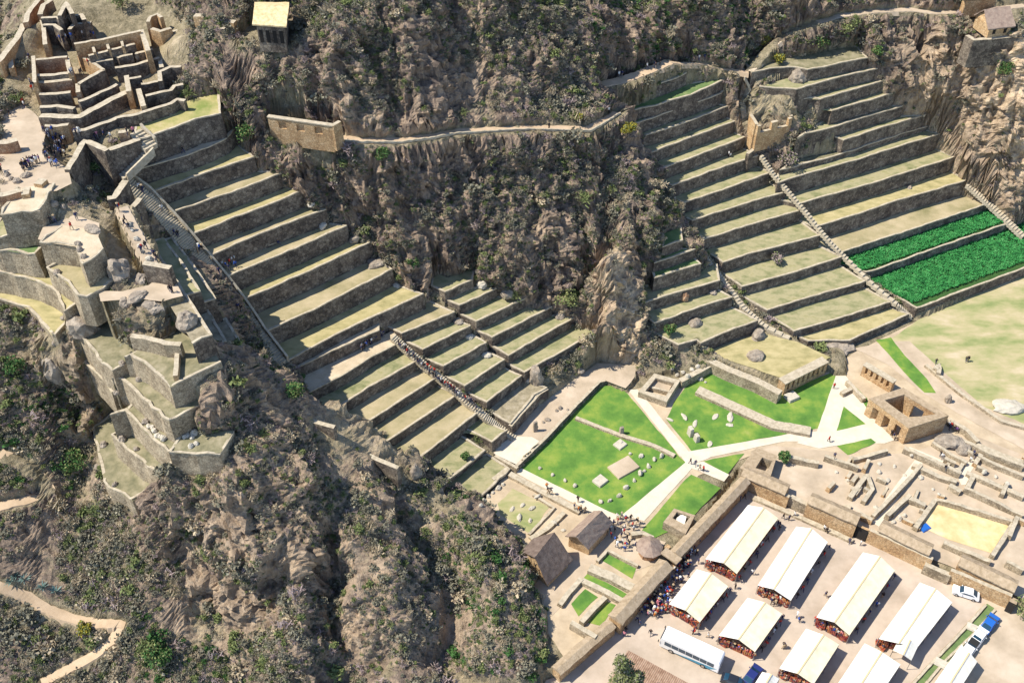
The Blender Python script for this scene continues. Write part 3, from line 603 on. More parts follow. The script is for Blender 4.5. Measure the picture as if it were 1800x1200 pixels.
vall = (Z < 0.9) & (np.add.outer(gy * 0, gx) > -9) ; Z = np.where(vall & (Z > -0.6), np.minimum(Z, -.12), Z)
ribC = np.clip(blur(ribM.astype(float), 1, 1) * 1.3, 0, 1); RZ = -minf(-RZ, 3)
calm = np.maximum(blur(calmX, 4, 2), np.clip(blur(flatM.astype(float), 2, 1) * 1.6, 0, 1)); calm = np.maximum(calm, np.clip(blur(vall.astype(float), 6, 2) * 1.9, 0, 1))
def zat(x, y, A=None):
    A = Z if A is None else A
    fx = np.clip((np.asarray(x) - X0) / DG, 0, NX - 1.001); fy = np.clip((np.asarray(y) - Y0) / DG, 0, NY - 1.001)
    i = fx.astype(int); j = fy.astype(int); u = fx - i; v = fy - j
    return (A[j, i] * (1 - u) + A[j, i + 1] * u) * (1 - v) + (A[j + 1, i] * (1 - u) + A[j + 1, i + 1] * u) * v
# ---- mesh with rows spaced evenly along each profile, so that cliffs get as many rows as flats
dz = np.abs(np.diff(Z, axis=0)); seg = np.sqrt(DG ** 2 + dz ** 2)
seg = blur(seg, 2, 1); w_ = np.where(gy[:-1] > 240, .35, 1)[:, None] * np.where(gy[:-1] < 50, .4, 1)[:, None]; seg = seg * w_
arc = np.vstack([np.zeros(NX), np.cumsum(seg, axis=0)])
NR = 820; cols = np.arange(0, NX, 1)
Yv = np.empty((NR, NX))
for i in cols: Yv[:, i] = np.interp(np.linspace(0, arc[-1, i], NR), arc[:, i], gy)
Yv = blur(Yv, 1, 1); Yv[0] = Y0; Yv[-1] = Y1
Xv = np.broadcast_to(gx, (NR, NX))
Zv = zat(Xv.ravel(), Yv.ravel()).reshape(NR, NX); Cv = zat(Xv.ravel(), Yv.ravel(), calm).reshape(NR, NX)
Zs = blur(Z, 5, 2); gxs = np.gradient(Zs, DG, axis=1); gys = np.gradient(Zs, DG, axis=0)
nx = -zat(Xv.ravel(), Yv.ravel(), gxs); ny = -zat(Xv.ravel(), Yv.ravel(), gys); nl = np.sqrt(nx ** 2 + ny ** 2 + 1)
Nn = np.stack([nx / nl, ny / nl, 1 / nl], 1); steep = np.clip((1 - Nn[:, 2] - .08) / .35, 0, 1)
Pt = np.stack([Xv.ravel(), Yv.ravel(), Zv.ravel()], 1)
q1 = Pt * np.array([1, 1, .22]); q1[:, 0] += q1[:, 2] * .5
wob = np.stack([vn(Pt, .25, 91), vn(Pt, .25, 92), vn(Pt, .25, 93)], 1)
q1 = q1 + wob * 1.2; rg = ridged(q1, .13, 4, 3); f1 = fbm(Pt, .09, 4, 21); f2 = fbm(Pt + wob, .55, 4, 41); rg2 = ridged(q1 + wob, .42, 3, 55)
rc = zat(Xv.ravel(), Yv.ravel(), ribC); rz = RZ[np.clip(((Yv.ravel() - Y0) / DG + .5).astype(int), 0, NY - 1), np.clip(((Xv.ravel() - X0) / DG + .5).astype(int), 0, NX - 1)]
CZ = np.where((CZ < -90) & vall, 0.3, CZ); CZ = -minf(-CZ, 14); cz = CZ[np.clip(((Yv.ravel() - Y0) / DG + .5).astype(int), 0, NY - 1), np.clip(((Xv.ravel() - X0) / DG + .5).astype(int), 0, NX - 1)]
Ck = np.where(cz > -90, Cv.ravel() * np.exp(-np.clip(Pt[:, 2] - cz - .3, 0, 40) / 1.5), Cv.ravel())
free = (1 - Ck) * (1 - rc * np.exp(-np.abs(Pt[:, 2] - rz) / 1.2))
f3 = fbm(Pt, 1.5, 3, 71)
dv = np.array([.62, -.42, -.66]); dv /= np.linalg.norm(dv); q3 = Pt - (Pt @ dv)[:, None] * dv * .84 + wob * 1.0; nearm = np.clip((128 - Pt[:, 1]) / 10, 0, 1) * np.clip((28 - Pt[:, 0]) / 8, 0, 1)
rg = rg * (1 - nearm) + nearm * 1.35 * ridged(q3, .17, 4, 303); rg2 = rg2 * (1 - nearm) + nearm * ridged(q3, .5, 3, 313)
rg3 = ridged(q1 * np.array([1, 1, .75]), 1.0, 3, 77)
disp = free * (steep * (1.7 * rg + 1.9 * f1 + 1.35 * rg2 + .5 * rg3) + (.6 * f2 + .4 * f3) * (.35 + steep) + .35 * f1)
qb = (Pt + wob * .6) * np.array([1, 1, .55]); qb[:, 0] += qb[:, 2] * .35
disp = disp + free * steep * (1.0 * blocks(qb, .3, 5) + .5 * blocks(qb, .85, 15))
disp = np.where(steep > 9, np.round(disp * 1.6 + f2) / 1.6 * .35 + disp * .65, disp)   # ledges
Pd = Pt + Nn * disp[:, None]; Pd[:, 2] -= Cv.ravel() * 0
ii = np.arange(NR * NX).reshape(NR, NX)
Fq = np.stack([ii[:-1, :-1], ii[:-1, 1:], ii[1:, 1:], ii[1:, :-1]], -1).reshape(-1, 4)
me = npmesh('terrain', Pd, Fq, ['hill'], smooth=False)
rockm = rock = np.clip(steep * 1.25 - .25 + .9 * f1 + .55 * rg + .25 * nearm, 0, 1) * free
att = me.attributes.new('rockiness', 'FLOAT', 'POINT'); att.data.foreach_set('value', rock.astype(np.float32))
def mask_attr(nm, lst, r_):
    A = np.zeros((NY, NX))
    for pl, v in lst: A = np.maximum(A, v * inpoly([rasterhit(*p)[:2] for p in pl]))
    A = blur(A, r_, 2); q = zat(Pt[:, 0], Pt[:, 1], A); a = me.attributes.new(nm, 'FLOAT', 'POINT'); a.data.foreach_set('value', q.astype(np.float32)); return q
tanq = mask_attr('tan', TAN_SUNLIT, 5); sandq = mask_attr('sand', SAND, 3)
terrain = tag(link('terrain', me), kind='structure')
bvh = BVHTree.FromPolygons([tuple(v) for v in Pd.tolist()], Fq.tolist())
SOLID = [bvh]
def hit(px, py, trees=None):
    d = Vector(ray(px, py)).normalized(); best = None; nn = None
    for t in (trees or SOLID):
        loc, n, _i, dd = t.ray_cast(Vector(CP), d)
        if loc is not None and (best is None or dd < best[1]): best = (loc, dd); nn = n
    return (best[0], nn) if best else (Vector(P(px, py, 0)), Vector((0, 0, 1)))
def drop(x, y, z=300, trees=None):
    b = -99
    for t in (trees or SOLID):
        loc, n, _i, dd = t.ray_cast(Vector((x, y, z)), Vector((0, 0, -1)))
        if loc is not None: b = max(b, loc.z)
    return b
# ================================================================== terraces as things
FLN = {'H': ('fort', ''), 'K': ('fort', ''), 'J': ('fort', ''), 'A': ('long left flight', 'from the top'), 'B': ('flight right of the crowded stair', 'from the top'), 'C': ('short flight at the cliff foot', 'from the top'),
       'D': ('flight left of the straight stair', 'from the top'), 'E': ('wide flight right of the straight stair', 'from the top'), 'G': ('small flight beside the winding stair', 'from the top'),
       'Ab': ('x', ''), 'Ac': ('x', ''), 'Ad': ('x', '')}
SUR = {'grass': 'dull green grass', 'mix': 'grass and sand', 'sand': 'pale trodden earth', 'sandgrass': 'tan grass and trodden earth', 'hay': 'dry yellowish grass', 'green': 'shaded green grass', 'rubble': 'rubble and scrub', 'scrub': 'rough scrub', 'crop': 'bright green crop'}
SP = {'Ab': 'small square terrace block with a lit side wall at the foot of the crowded stair', 'Ac': 'narrow grassy terrace with a notched wall left of the small square block', 'Ad': 'lowest grassy terrace of the left flight above the white path'}
FORT = {'H': ['topmost lit fort wall holding the triangular dry meadow', 'second lit fort wall below the triangular meadow', 'third lit fort wall with fallen stones on its ledge', 'fourth fort wall with the tall sharp lit corner', 'lowest fort wall with a long narrow lit face at its left', 'short shaded fort wall right of the tall lit corner', 'big shaded buttress wall with a pale parapet over the cliff', 'small fort terrace at the left edge of the lit walls', 'narrow fort ledge below the leaning rock outcrop'],
 'K': ['smooth grey wall below the sunny plaza at the left edge', 'low curved wall above the bright grass patch', 'reddish curved masonry wall under the bright grass patch', 'long curving wall of rounded stones at the left edge', 'lowest curving wall of purple stones at the left edge', 'inner curved wall ending in a dark square face', 'big pale masonry wall under the viewing platform'],
 'J': ['long narrow ledge beside the ridge path left of the long stair', 'middle narrow ledge left of the long stair', 'narrow ledge touching the long stair', 'short broken ledge below the long narrow ones', 'lowest short ledge beside the long stair']}
cnt = {}
def build_terrace(t):
    w, B, z = t['w'], t['B'], t['z']; n = len(w); cnt[t['fl']] = cnt.get(t['fl'], 0) + 1; k = cnt[t['fl']]
    if t['fl'] in 'HKJ': lab = FORT[t['fl']][k - 1]
    elif t['fl'] in SP: lab = SP[t['fl']]
    else: lab = '%s terrace of the %s, %s' % (ORD[k], FLN[t['fl']][0], SUR[t['surf']])
    root = thing('terrace', lab, 'terrace', (w[0][0], w[0][1], z - t['h']), 'stone terraces of the ' + {'A': 'left', 'B': 'left', 'C': 'left', 'Ab': 'left', 'Ac': 'left', 'Ad': 'left'}.get(t['fl'], 'right') + ' slope' if t['fl'] not in 'HKJ' else 'stone terraces of the hill fort')
    # ring of the wall top: left side, front, right side
    jit = lambda p, s=.06: (p[0] + random.uniform(-s, s), p[1] + random.uniform(-s, s))
    ring = resample([B[0], w[0][:2]], 1.5)[:-1] + [p[:2] for p in w] + resample([w[-1][:2], B[-1]], 1.5)[1:]
    jt = .22 if t['fl'] in 'HK' else .07; ring = [jit(p, jt) for p in ring]; m = len(ring); cx = sum(p[0] for p in ring) / m; cy = sum(p[1] for p in ring) / m
    nor = []
    for i in range(m):
        a = ring[max(0, i - 1)]; b = ring[min(m - 1, i + 1)]; dx, dy = b[0] - a[0], b[1] - a[1]; L = math.hypot(dx, dy) or 1
        nor.append((dy / L, -dx / L))
    # outward = right-hand side going left to right along the front
    zt = [z + random.uniform(-.07, .07) * (3 if t['fl'] in 'HKJ' else 1) + .12 * vn(np.array([[p[0], p[1], 0]]), .3, 3)[0] for p in ring]
    h = t['h'] + 1.5; mb = MB(); vs = []; rows = 5
    for r in range(rows):
        f = r / (rows - 1)
        for i in range(m):
            o = (f * h) * .07 + random.uniform(-.05, .05) * (r > 0); vs.append((ring[i][0] + nor[i][0] * o, ring[i][1] + nor[i][1] * o, zt[i] - f * h))
    fs = [(r * m + i, (r + 1) * m + i, (r + 1) * m + i + 1, r * m + i + 1) for r in range(rows - 1) for i in range(m - 1)]
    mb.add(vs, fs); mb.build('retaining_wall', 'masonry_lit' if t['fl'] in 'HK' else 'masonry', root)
    cw = .36; mb = MB(); vs = []
    for i in range(m):
        c = cw * random.uniform(.8, 1.25); j = .05
        vs += [(ring[i][0] + nor[i][0] * j, ring[i][1] + nor[i][1] * j, zt[i] - .14), (ring[i][0] + nor[i][0] * j, ring[i][1] + nor[i][1] * j, zt[i] + .1), (ring[i][0] - nor[i][0] * c, ring[i][1] - nor[i][1] * c, zt[i] + .08), (ring[i][0] - nor[i][0] * c, ring[i][1] - nor[i][1] * c, z - .4)]
    fs = []
    for i in range(m - 1):
        a, b = 4 * i, 4 * i + 4
        for q in range(3): fs.append((a + q, b + q, b + q + 1, a + q + 1))
    mb.add(vs, fs); mb.build('coping', 'coping', root)
    # tread: a grid from lip to back
    rows = max(3, int(math.dist(w[n // 2][:2], B[n // 2]) / 1.0)); vs = []; NTr = n
    for r in range(rows + 1):
        f = r / rows
        for i in range(NTr):
            x = w[i][0] * (1 - f) + B[i][0] * f; y = w[i][1] * (1 - f) + B[i][1] * f
            vs.append((x, y, z - .08 + (random.uniform(-.03, .05) if 0 < r < rows else 0) + .25 * max(0, f - .75) * (t['surf'] not in ('sand',))))
    fs = [(r * NTr + i, r * NTr + i + 1, (r + 1) * NTr + i + 1, (r + 1) * NTr + i) for r in range(rows) for i in range(NTr - 1)]
    mb = MB(); mb.add(vs, fs); o = mb.build('tread', 'tread_' + t['surf'], root, smooth=True)
    if t['surf'] == 'crop':
        crop_on(t, root)
    SOLID.append(BVHTree.FromPolygons(vs, fs))
def crop_on(t, root):
    w, B, z = t['w'], t['B'], t['z']; n = len(w); mb = MB(); A = math.dist(w[0][:2], w[-1][:2]) * math.dist(w[n // 2][:2], B[n // 2])
    for _ in range(int(A * 14)):
        i = random.random() * (n - 1.001); k = int(i); u = i - k; f = random.uniform(.13, .97)
        a = [w[k][q] * (1 - u) + w[k + 1][q] * u for q in (0, 1)]; b = [B[k][q] * (1 - u) + B[k + 1][q] * u for q in (0, 1)]
        x, y = a[0] * (1 - f) + b[0] * f, a[1] * (1 - f) + b[1] * f; s = random.uniform(.16, .32); hh = random.uniform(.3, .8)
        for q in range(4):
            an = random.uniform(0, 6.28); dx, dy = math.cos(an) * s, math.sin(an) * s
            mb.add([(x, y, z + hh * .55), (x + dx - dy * .45, y + dy + dx * .45, z + hh * random.uniform(.6, 1)), (x + dx * 1.3, y + dy * 1.3, z + hh * .6), (x + dx + dy * .45, y + dy - dx * .45, z + hh * random.uniform(.6, 1))], [(0, 1, 2, 3)])
    o = mb.build('crop_plants', 'crop_leaf', root); tag(o, kind='stuff')
for t in TER: build_terrace(t)

# ================================================================== trails and stairs
def ribbon(name, k, m, kind='structure', lift=.02):
    w, hw = RW3[k]; vs = []; n = len(w)
    for i in range(n):
        a, b = w[max(0, i - 2)], w[min(n - 1, i + 2)]; dx, dy = b[0] - a[0], b[1] - a[1]; L = math.hypot(dx, dy) or 1; nx, ny = -dy / L, dx / L; q = hw * random.uniform(.85, 1.1)
        vs += [(w[i][0] + nx * (q + .4), w[i][1] + ny * (q + .4), w[i][2] - .8), (w[i][0] + nx * q, w[i][1] + ny * q, w[i][2] + lift), (w[i][0] - nx * q, w[i][1] - ny * q, w[i][2] + lift), (w[i][0] - nx * (q + .4), w[i][1] - ny * (q + .4), w[i][2] - .8)]
    fs = [(4 * i + a + 1, 4 * i + a, 4 * i + a + 4, 4 * i + a + 5) for i in range(n - 1) for a in range(3)]
    mb = MB(); mb.add(vs, fs); o = mb.build(name, m); tag(o, kind=kind); SOLID.append(BVHTree.FromPolygons(vs, fs)); return o
for k in ('dtrail', 'dtrail2', 'low1', 'low2', 'ridge', 'utrail'): ribbon('footpath', k, 'gravel' if k in ('ridge', 'utrail') else 'trail', lift=.08)
# the cliff path stands on its own retaining wall
def pathwall(k, depth, label, name='path_wall'):
    w, hw = RW3[k]; n = len(w); root = thing(name, label, 'wall', w[0]); vs = []; vt = []; vc = []
    for i in range(n):
        a, b = w[max(0, i - 3)], w[min(n - 1, i + 3)]; dx, dy = b[0] - a[0], b[1] - a[1]; L = math.hypot(dx, dy) or 1; nx, ny = dy / L, -dx / L; d = depth * (1 + .35 * math.sin(i * .13) + .1 * random.random())
        x, y, z = w[i]; j = random.uniform(-.08, .08); q = hw + j
        vs += [(x + nx * (q + d * f * .08), y + ny * (q + d * f * .08), z - d * f) for f in (0, .35, .7, 1)]
        vt += [(x + nx * q, y + ny * q, z + .05), (x - nx * (hw + .2), y - ny * (hw + .2), z + .05)]
        h = .35 + random.uniform(0, .15)
        vc += [(x + nx * q, y + ny * q, z - .1), (x + nx * q, y + ny * q, z + h), (x + nx * (q - .3), y + ny * (q - .3), z + h), (x + nx * (q - .3), y + ny * (q - .3), z)]
    mb = MB(); mb.add(vs, [(4 * i + a, 4 * i + a + 1, 4 * i + a + 5, 4 * i + a + 4) for i in range(n - 1) for a in range(3)]); mb.build('retaining_wall', 'adobe', root)
    mb = MB(); mb.add(vt, [(2 * i + 1, 2 * i, 2 * i + 2, 2 * i + 3) for i in range(n - 1)]); mb.build('walkway', 'trail', root); SOLID.append(BVHTree.FromPolygons(mb.v, mb.f))
    mb = MB(); mb.add(vc, [(4 * i + a, 4 * i + a + 4, 4 * i + a + 5, 4 * i + a + 1) for i in range(n - 1) for a in range(3)]); mb.build('parapet', 'coping', root)
pathwall('cliff', 2.0, 'long sunlit stone wall carrying the path across the big cliff')
def stair(keys, label, wall=0, rise=.3):
    root = thing('stairway', label, 'stairs', RW3[keys[0]][0][0])
    for k in keys:
        mb = MB(); pw = MB()
        w, hw = RW3[k]; cum = [0]
        for a, b in zip(w, w[1:]): cum.append(cum[-1] + math.dist(a[:2], b[:2]))
        tot = abs(w[-1][2] - w[0][2]); n = max(3, int(tot / rise)); L = cum[-1]; X = [p[0] for p in w]; Y = [p[1] for p in w]; ZZ = [p[2] for p in w]
        at = lambda s: (float(np.interp(s, cum, X)), float(np.interp(s, cum, Y)), float(np.interp(s, cum, ZZ)))
        zs = np.linspace(w[0][2], w[-1][2], n + 1); sc = np.interp(-zs, [-z for z in ZZ], cum); pe = None
        for i in range(n):
            a, b = at(sc[i]), at(sc[i + 1]); dx, dy = b[0] - a[0], b[1] - a[1]; l = math.hypot(dx, dy)
            if l < .02: continue
            mb.box((a[0] + b[0]) / 2, (a[1] + b[1]) / 2, min(a[2], b[2]) - .7, l * 1.02, 2 * hw * random.uniform(.92, 1.03), .7 + rise * .5 + random.uniform(-.02, .02), math.atan2(dy, dx))
        if wall:
            vs = []; q = hw + .05; ww = w[::2]; n2 = len(ww)
            for i in range(n2):
                a, b = ww[max(0, i - 2)], ww[min(n2 - 1, i + 2)]; dx, dy = b[0] - a[0], b[1] - a[1]; l = math.hypot(dx, dy) or 1; nx, ny = -dy / l * wall, dx / l * wall; zt = ww[i][2] + .75 + random.uniform(-.05, .05); x, y = ww[i][:2]
                vs += [(x + nx * q, y + ny * q, zt - 1.6), (x + nx * q, y + ny * q, zt), (x + nx * (q + .42), y + ny * (q + .42), zt), (x + nx * (q + .42), y + ny * (q + .42), zt - 1.6)]
            pw.add(vs, [(4 * i + a, 4 * i + a + 1, 4 * i + a + 5, 4 * i + a + 4) for i in range(n2 - 1) for a in range(3)] + [(0, 1, 2, 3), tuple(range(4 * n2 - 1, 4 * n2 - 5, -1))]); pw.build('parapet', 'coping', root)
        mb.build('steps', 'coping', root)
        SOLID.append(BVHTree.FromPolygons(mb.v, mb.f))
stair(('stA0', 'stA1', 'stA'), 'very long straight stone stairway down the left side of the long left flight', 1)
stair(('stB',), 'stone stairway packed with people between the two left flights', 0, .24)
stair(('stD',), 'short zigzag steps from the upper trail down to the orange ruin', 0)
stair(('stD2',), 'straight sunlit stairway dividing the two big right flights', 0, .4)
stair(('stG',), 'narrow winding stairway near the foot of the big cliff', 0)
stair(('stE',), 'short steps at the right edge beside the green crops', 0)
# ================================================================== flat ground sheets
def tri_poly(w, step=2.0):
    from mathutils.geometry import tessellate_polygon
    return [tuple(t) for t in tessellate_polygon([[Vector(p) for p in w]])]
for name, poly, z, m in SHEETS:
    w = PP(poly, z); w = resample(w + [w[0]], 2.0)[:-1]; j = .12 if m not in ('paving', 'path_white') else .05
    w = [(p[0] + random.uniform(-j, j), p[1] + random.uniform(-j, j), z) for p in w]
    mb = MB(); mb.add(w, tri_poly(w)); o = mb.build(name, m); tag(o, kind='structure')
    for p in o.data.polygons:
        if p.normal.z < 0: o.data.flip_normals(); break
    SOLID.append(BVHTree.FromPolygons(w, tri_poly(w)))
# ================================================================== walls, ruins and buildings
def rot2(v, a): return (v[0] * math.cos(a) - v[1] * math.sin(a), v[0] * math.sin(a) + v[1] * math.cos(a))
def wall_mesh(mb, w, z0, z1, t, cap=True, rough=.06, step=1.0, crumble=0):
    """thick wall along world line w; returns nothing"""
    w = resample(w, step); n = len(w); vs = []
    for i in range(n):
        a, b = w[max(0, i - 1)], w[min(n - 1, i + 1)]; dx, dy = b[0] - a[0], b[1] - a[1]; L = math.hypot(dx, dy) or 1; nx, ny = -dy / L, dx / L
        zt = z1 + random.uniform(-rough, rough) - crumble * max(0, fbm(np.array([[w[i][0], w[i][1], z1]]), .35, 2, 5)[0]) * 2.2; r = lambda: random.uniform(-rough, rough) * .6
        for s, z, tt in ((1, z0, t / 2 + .12), (1, zt, t / 2), (-1, zt, t / 2), (-1, z0, t / 2 + .12)): vs.append((w[i][0] + nx * s * tt + r(), w[i][1] + ny * s * tt + r(), z))
    fs = []; mi = []
    for i in range(n - 1):
        a = 4 * i
        for q in range(3): fs.append((a + q, a + q + 1, a + q + 5, a + q + 4)); mi.append(1 if q == 1 else 0)
    fs += [(0, 3, 2, 1), (4 * n - 4, 4 * n - 3, 4 * n - 2, 4 * n - 1)]; mi += [0, 0]
    b = len(mb.v); mb.v += vs; mb.f += [tuple(i + b for i in f) for f in fs]; mb.m += mi
def ruin(label, pts, zt, h, t=.7, m='masonry', cap='coping', name='ruin_wall', group='ruin walls', crumble=0, cat='wall'):
    mb = MB(); w = [P(*p, zt)[:2] for p in pts]; zb = min(float(zat(*q)) for q in resample(w, 1.5)) - .4; wall_mesh(mb, w, max(zt - h - 3, min(zt - h, zb)) if zt > 8 and 'orange ruin' not in label else zt - h, zt, t, crumble=crumble); o = mb.build(name, [m, cap]); tag(o, label, cat, group)
    SOLID.append(BVHTree.FromPolygons(mb.v, mb.f)); return o
def roofed_wall(label, line, zg, ze, zr, hw, m='adobe', roofm='thatch', name='thatched_wall', ov=.35):
    root = thing(name, label, 'wall', P(*line[0], ze)); w = [P(*p, zr)[:2] for p in line]; mb = MB(); wall_mesh(mb, w, zg, ze, hw * 2, rough=.03, step=2); mb.build('wall', [m, m], root)
    w = resample(w, 1.0); n = len(w); vs = []
    for i in range(n):
        a, b = w[max(0, i - 1)], w[min(n - 1, i + 1)]; dx, dy = b[0] - a[0], b[1] - a[1]; L = math.hypot(dx, dy) or 1; nx, ny = -dy / L, dx / L; j = lambda s=.05: random.uniform(-s, s); q = hw + ov + j(.07)
        vs += [(w[i][0] + nx * q, w[i][1] + ny * q, ze - .12), (w[i][0] + nx * q, w[i][1] + ny * q, ze + .1 + j(.03)), (w[i][0], w[i][1], zr + j()), (w[i][0] - nx * q, w[i][1] - ny * q, ze + .1 + j(.03)), (w[i][0] - nx * q, w[i][1] - ny * q, ze - .12)]
    fs = [(5 * i + a, 5 * i + a + 1, 5 * i + a + 6, 5 * i + a + 5) for i in range(n - 1) for a in range(4)] + [(4, 3, 2, 1, 0), tuple(range(5 * n - 5, 5 * n))]
    mb = MB(); mb.add(vs, fs); mb.build('roof', roofm, root); SOLID.append(BVHTree.FromPolygons(mb.v, mb.f)); return root
# ---- walls round the market yard
roofed_wall('long thatched wall along the upper left side of the market', [(1312,838),(1265,888),(1200,956),(1187,970)], -1.5, 1.5, 2.3, .8)
roofed_wall('long thatched wall left of the market crowd below the gateway', [(1172,985),(1130,1030),(1082,1084)], -1.5, 1.6, 2.5, 1.1)
roofed_wall('lowest narrow stretch of yard wall running to the bottom cliff', [(1076,1092),(1030,1130),(978,1176)], -1.5, 1.0, 1.5, .7)
g = thing('gateway', 'small thatched gateway at the break in the yard wall', 'gate', P(1180, 978, 0)); mb = MB()
gp = [P(1172, 970, 0), P(1190, 985, 0)]
for p in gp: mb.box(p[0], p[1], -1.5, .8, .8, 3.2, .7)
mb.build('gate_posts', 'adobe', g); mb = MB(); c = P(1180, 976, 2); mb.box(c[0], c[1], 1.7, 3.4, 1.6, .3, -.75); mb.build('lintel', 'thatch', g)
# far side wall with thatched copings
for lab, line, ze in (('short thatched wall piece at the corner under the walled court', [(1308,822),(1345,838),(1386,856)], 2.6), ('thatched wall left of the dark gate recess, under the flat roof', [(1425,870),(1470,890),(1512,908)], 3.2),
                      ('thatched wall right of the dark gate recess', [(1550,918),(1600,943),(1640,962)], 3.0), ('last long thatched wall ending at the black doorway', [(1690,978),(1740,1002),(1790,1026)], 3.0)):
    roofed_wall(lab, line, -1.5, ze - .6, ze + .2, 1.1)
def yw(label, a, b, zt, h, t=.7, m='adobe'): return ruin(label, [a, b], zt, h, t, m, 'coping', 'yard_wall', 'walls of the market yard')
yw('orange mud wall face under the corner thatch above the market', (1322,842), (1388,872), 1.6, 3.1)
yw('low mended stone stretch of the yard wall beside a grass patch', (1388,870), (1426,888), 1.0, 2.5, .9, 'masonry_lit')
yw('sunlit mud wall left of the gate recess', (1426,888), (1504,920), 1.8, 3.3)
yw('sunlit mud wall right of the gate recess', (1530,930), (1640,982), 1.8, 3.3)
yw('rough grey stone patch in the middle of the long yard wall', (1626,990), (1672,1010), .7, 2.2, .9, 'masonry_lit')
yw('sunlit mud wall below the last thatched coping', (1672,1000), (1780,1046), 1.7, 3.2)
ruin('low stone kerb ledge at the foot of the orange wall', [(1322,872),(1400,905),(1500,950)], -1.05, .5, .9, 'masonry_lit', 'coping', 'kerb', 'kerbs by the yard wall', cat='kerb')
# court with square hole at the corner
def hollow(name, label, outer, inner, zt, h, m, cap='coping', cat='building', doors=0):
    root = thing(name, label, cat, P(*outer[0], zt - h)); O = PP(outer, zt); I = PP(inner, zt); n = len(O); z0 = zt - h; mb = MB()
    vs = [(p[0], p[1], zt) for p in O] + [(p[0], p[1], zt) for p in I]; mb.add(vs, [(i, (i + 1) % n, n + (i + 1) % n, n + i) for i in range(n)])

    mb.v = mb.v[:2 * n] + [(p[0], p[1], zt - .22) for p in O] + [(p[0], p[1], zt - .22) for p in I]
    mb.add([], []); F = [(2 * n + i, 2 * n + (i + 1) % n, (i + 1) % n, i) for i in range(n)] + [(n + i, n + (i + 1) % n, 3 * n + (i + 1) % n, 3 * n + i) for i in range(n)]
    mb.f += F; mb.m += [0] * len(F); mb.build('wall_top', cap, root)
    for i in range(n):
        a, b2 = O[i], O[(i + 1) % n]; c, d = I[(i + 1) % n], I[i]; L = math.dist(a[:2], b2[:2]); k = doors[i] if doors else 0
        lerp = lambda p, q, f: (p[0] + (q[0] - p[0]) * f, p[1] + (q[1] - p[1]) * f)
        s = .985; ce = ((a[0] + b2[0] + c[0] + d[0]) / 4, (a[1] + b2[1] + c[1] + d[1]) / 4)
        mb = MB(); segs = [(0, 1)] if not k else [(j / (2 * k + 1), (j + 1) / (2 * k + 1)) for j in range(0, 2 * k + 1, 2)]
        for f0, f1 in segs: mb.prism([lerp(a, b2, f0), lerp(a, b2, f1), lerp(d, c, f1), lerp(d, c, f0)], z0 - .3, zt - .222)
        if k:
            for j in range(1, 2 * k + 1, 2): f0, f1 = j / (2 * k + 1), (j + 1) / (2 * k + 1); mb.prism([lerp(a, b2, f0), lerp(a, b2, f1), lerp(d, c, f1), lerp(d, c, f0)], zt - .22 - h * .22, zt - .223, bottom=True)
        if k == 0: mb.v = [(x, y, z) for x, y, z in mb.v]
        mb.build('wall', m, root)
    SOLID.append(BVHTree.FromPolygons([(p[0], p[1], zt) for p in O + I], [(i, (i + 1) % n, n + (i + 1) % n, n + i) for i in range(n)])); return root
hollow('roofless_temple', 'big roofless temple with thick flat wall tops and doorways beside the white path', [(1528,700),(1588,681),(1668,730),(1598,752)], [(1555,703),(1590,693),(1646,727),(1598,735)], 4.6, 4.6, 'adobe', 'thatch', doors=[0, 1, 0, 3])
hollow('walled_court', 'small square court with a dark opening at the top corner of the market', [(1300,822),(1330,786),(1366,800),(1352,845)], [(1328,822),(1340,803),(1358,810),(1348,828)], 2.4, 2.4, 'masonry_lit', 'thatch')
hollow('stone_hut', 'small roofless hut with a white sheet inside beside the thatched wall', [(1166,917),(1185,893),(1222,905),(1205,938)], [(1182,910),(1190,899),(1214,907),(1203,921)], 2.0, 2.0, 'masonry_lit', 'thatch')
hollow('foundation_basin', 'square low ruin with two pale basins at the cliff foot', [(1122,688),(1150,656),(1196,668),(1172,706)], [(1134,687),(1153,664),(1186,673),(1170,696)], 1.6, 1.5, 'masonry_lit')
mb = MB(); a, b = P(1140, 681, .5), P(1176, 690, .5); wall_mesh(mb, [a[:2], b[:2]], .0, .9, .5); tag(mb.build('divider_wall', ['masonry_lit', 'coping']), 'thin dividing wall across the pale basins of the low ruin', 'wall')
ruin('pale floor slab of the low ruin between its two basins', [(1146,672),(1178,682)], .62, .5, 2.2, 'stone_pale', 'gravel', 'floor_slab', 'slabs', cat='slab')
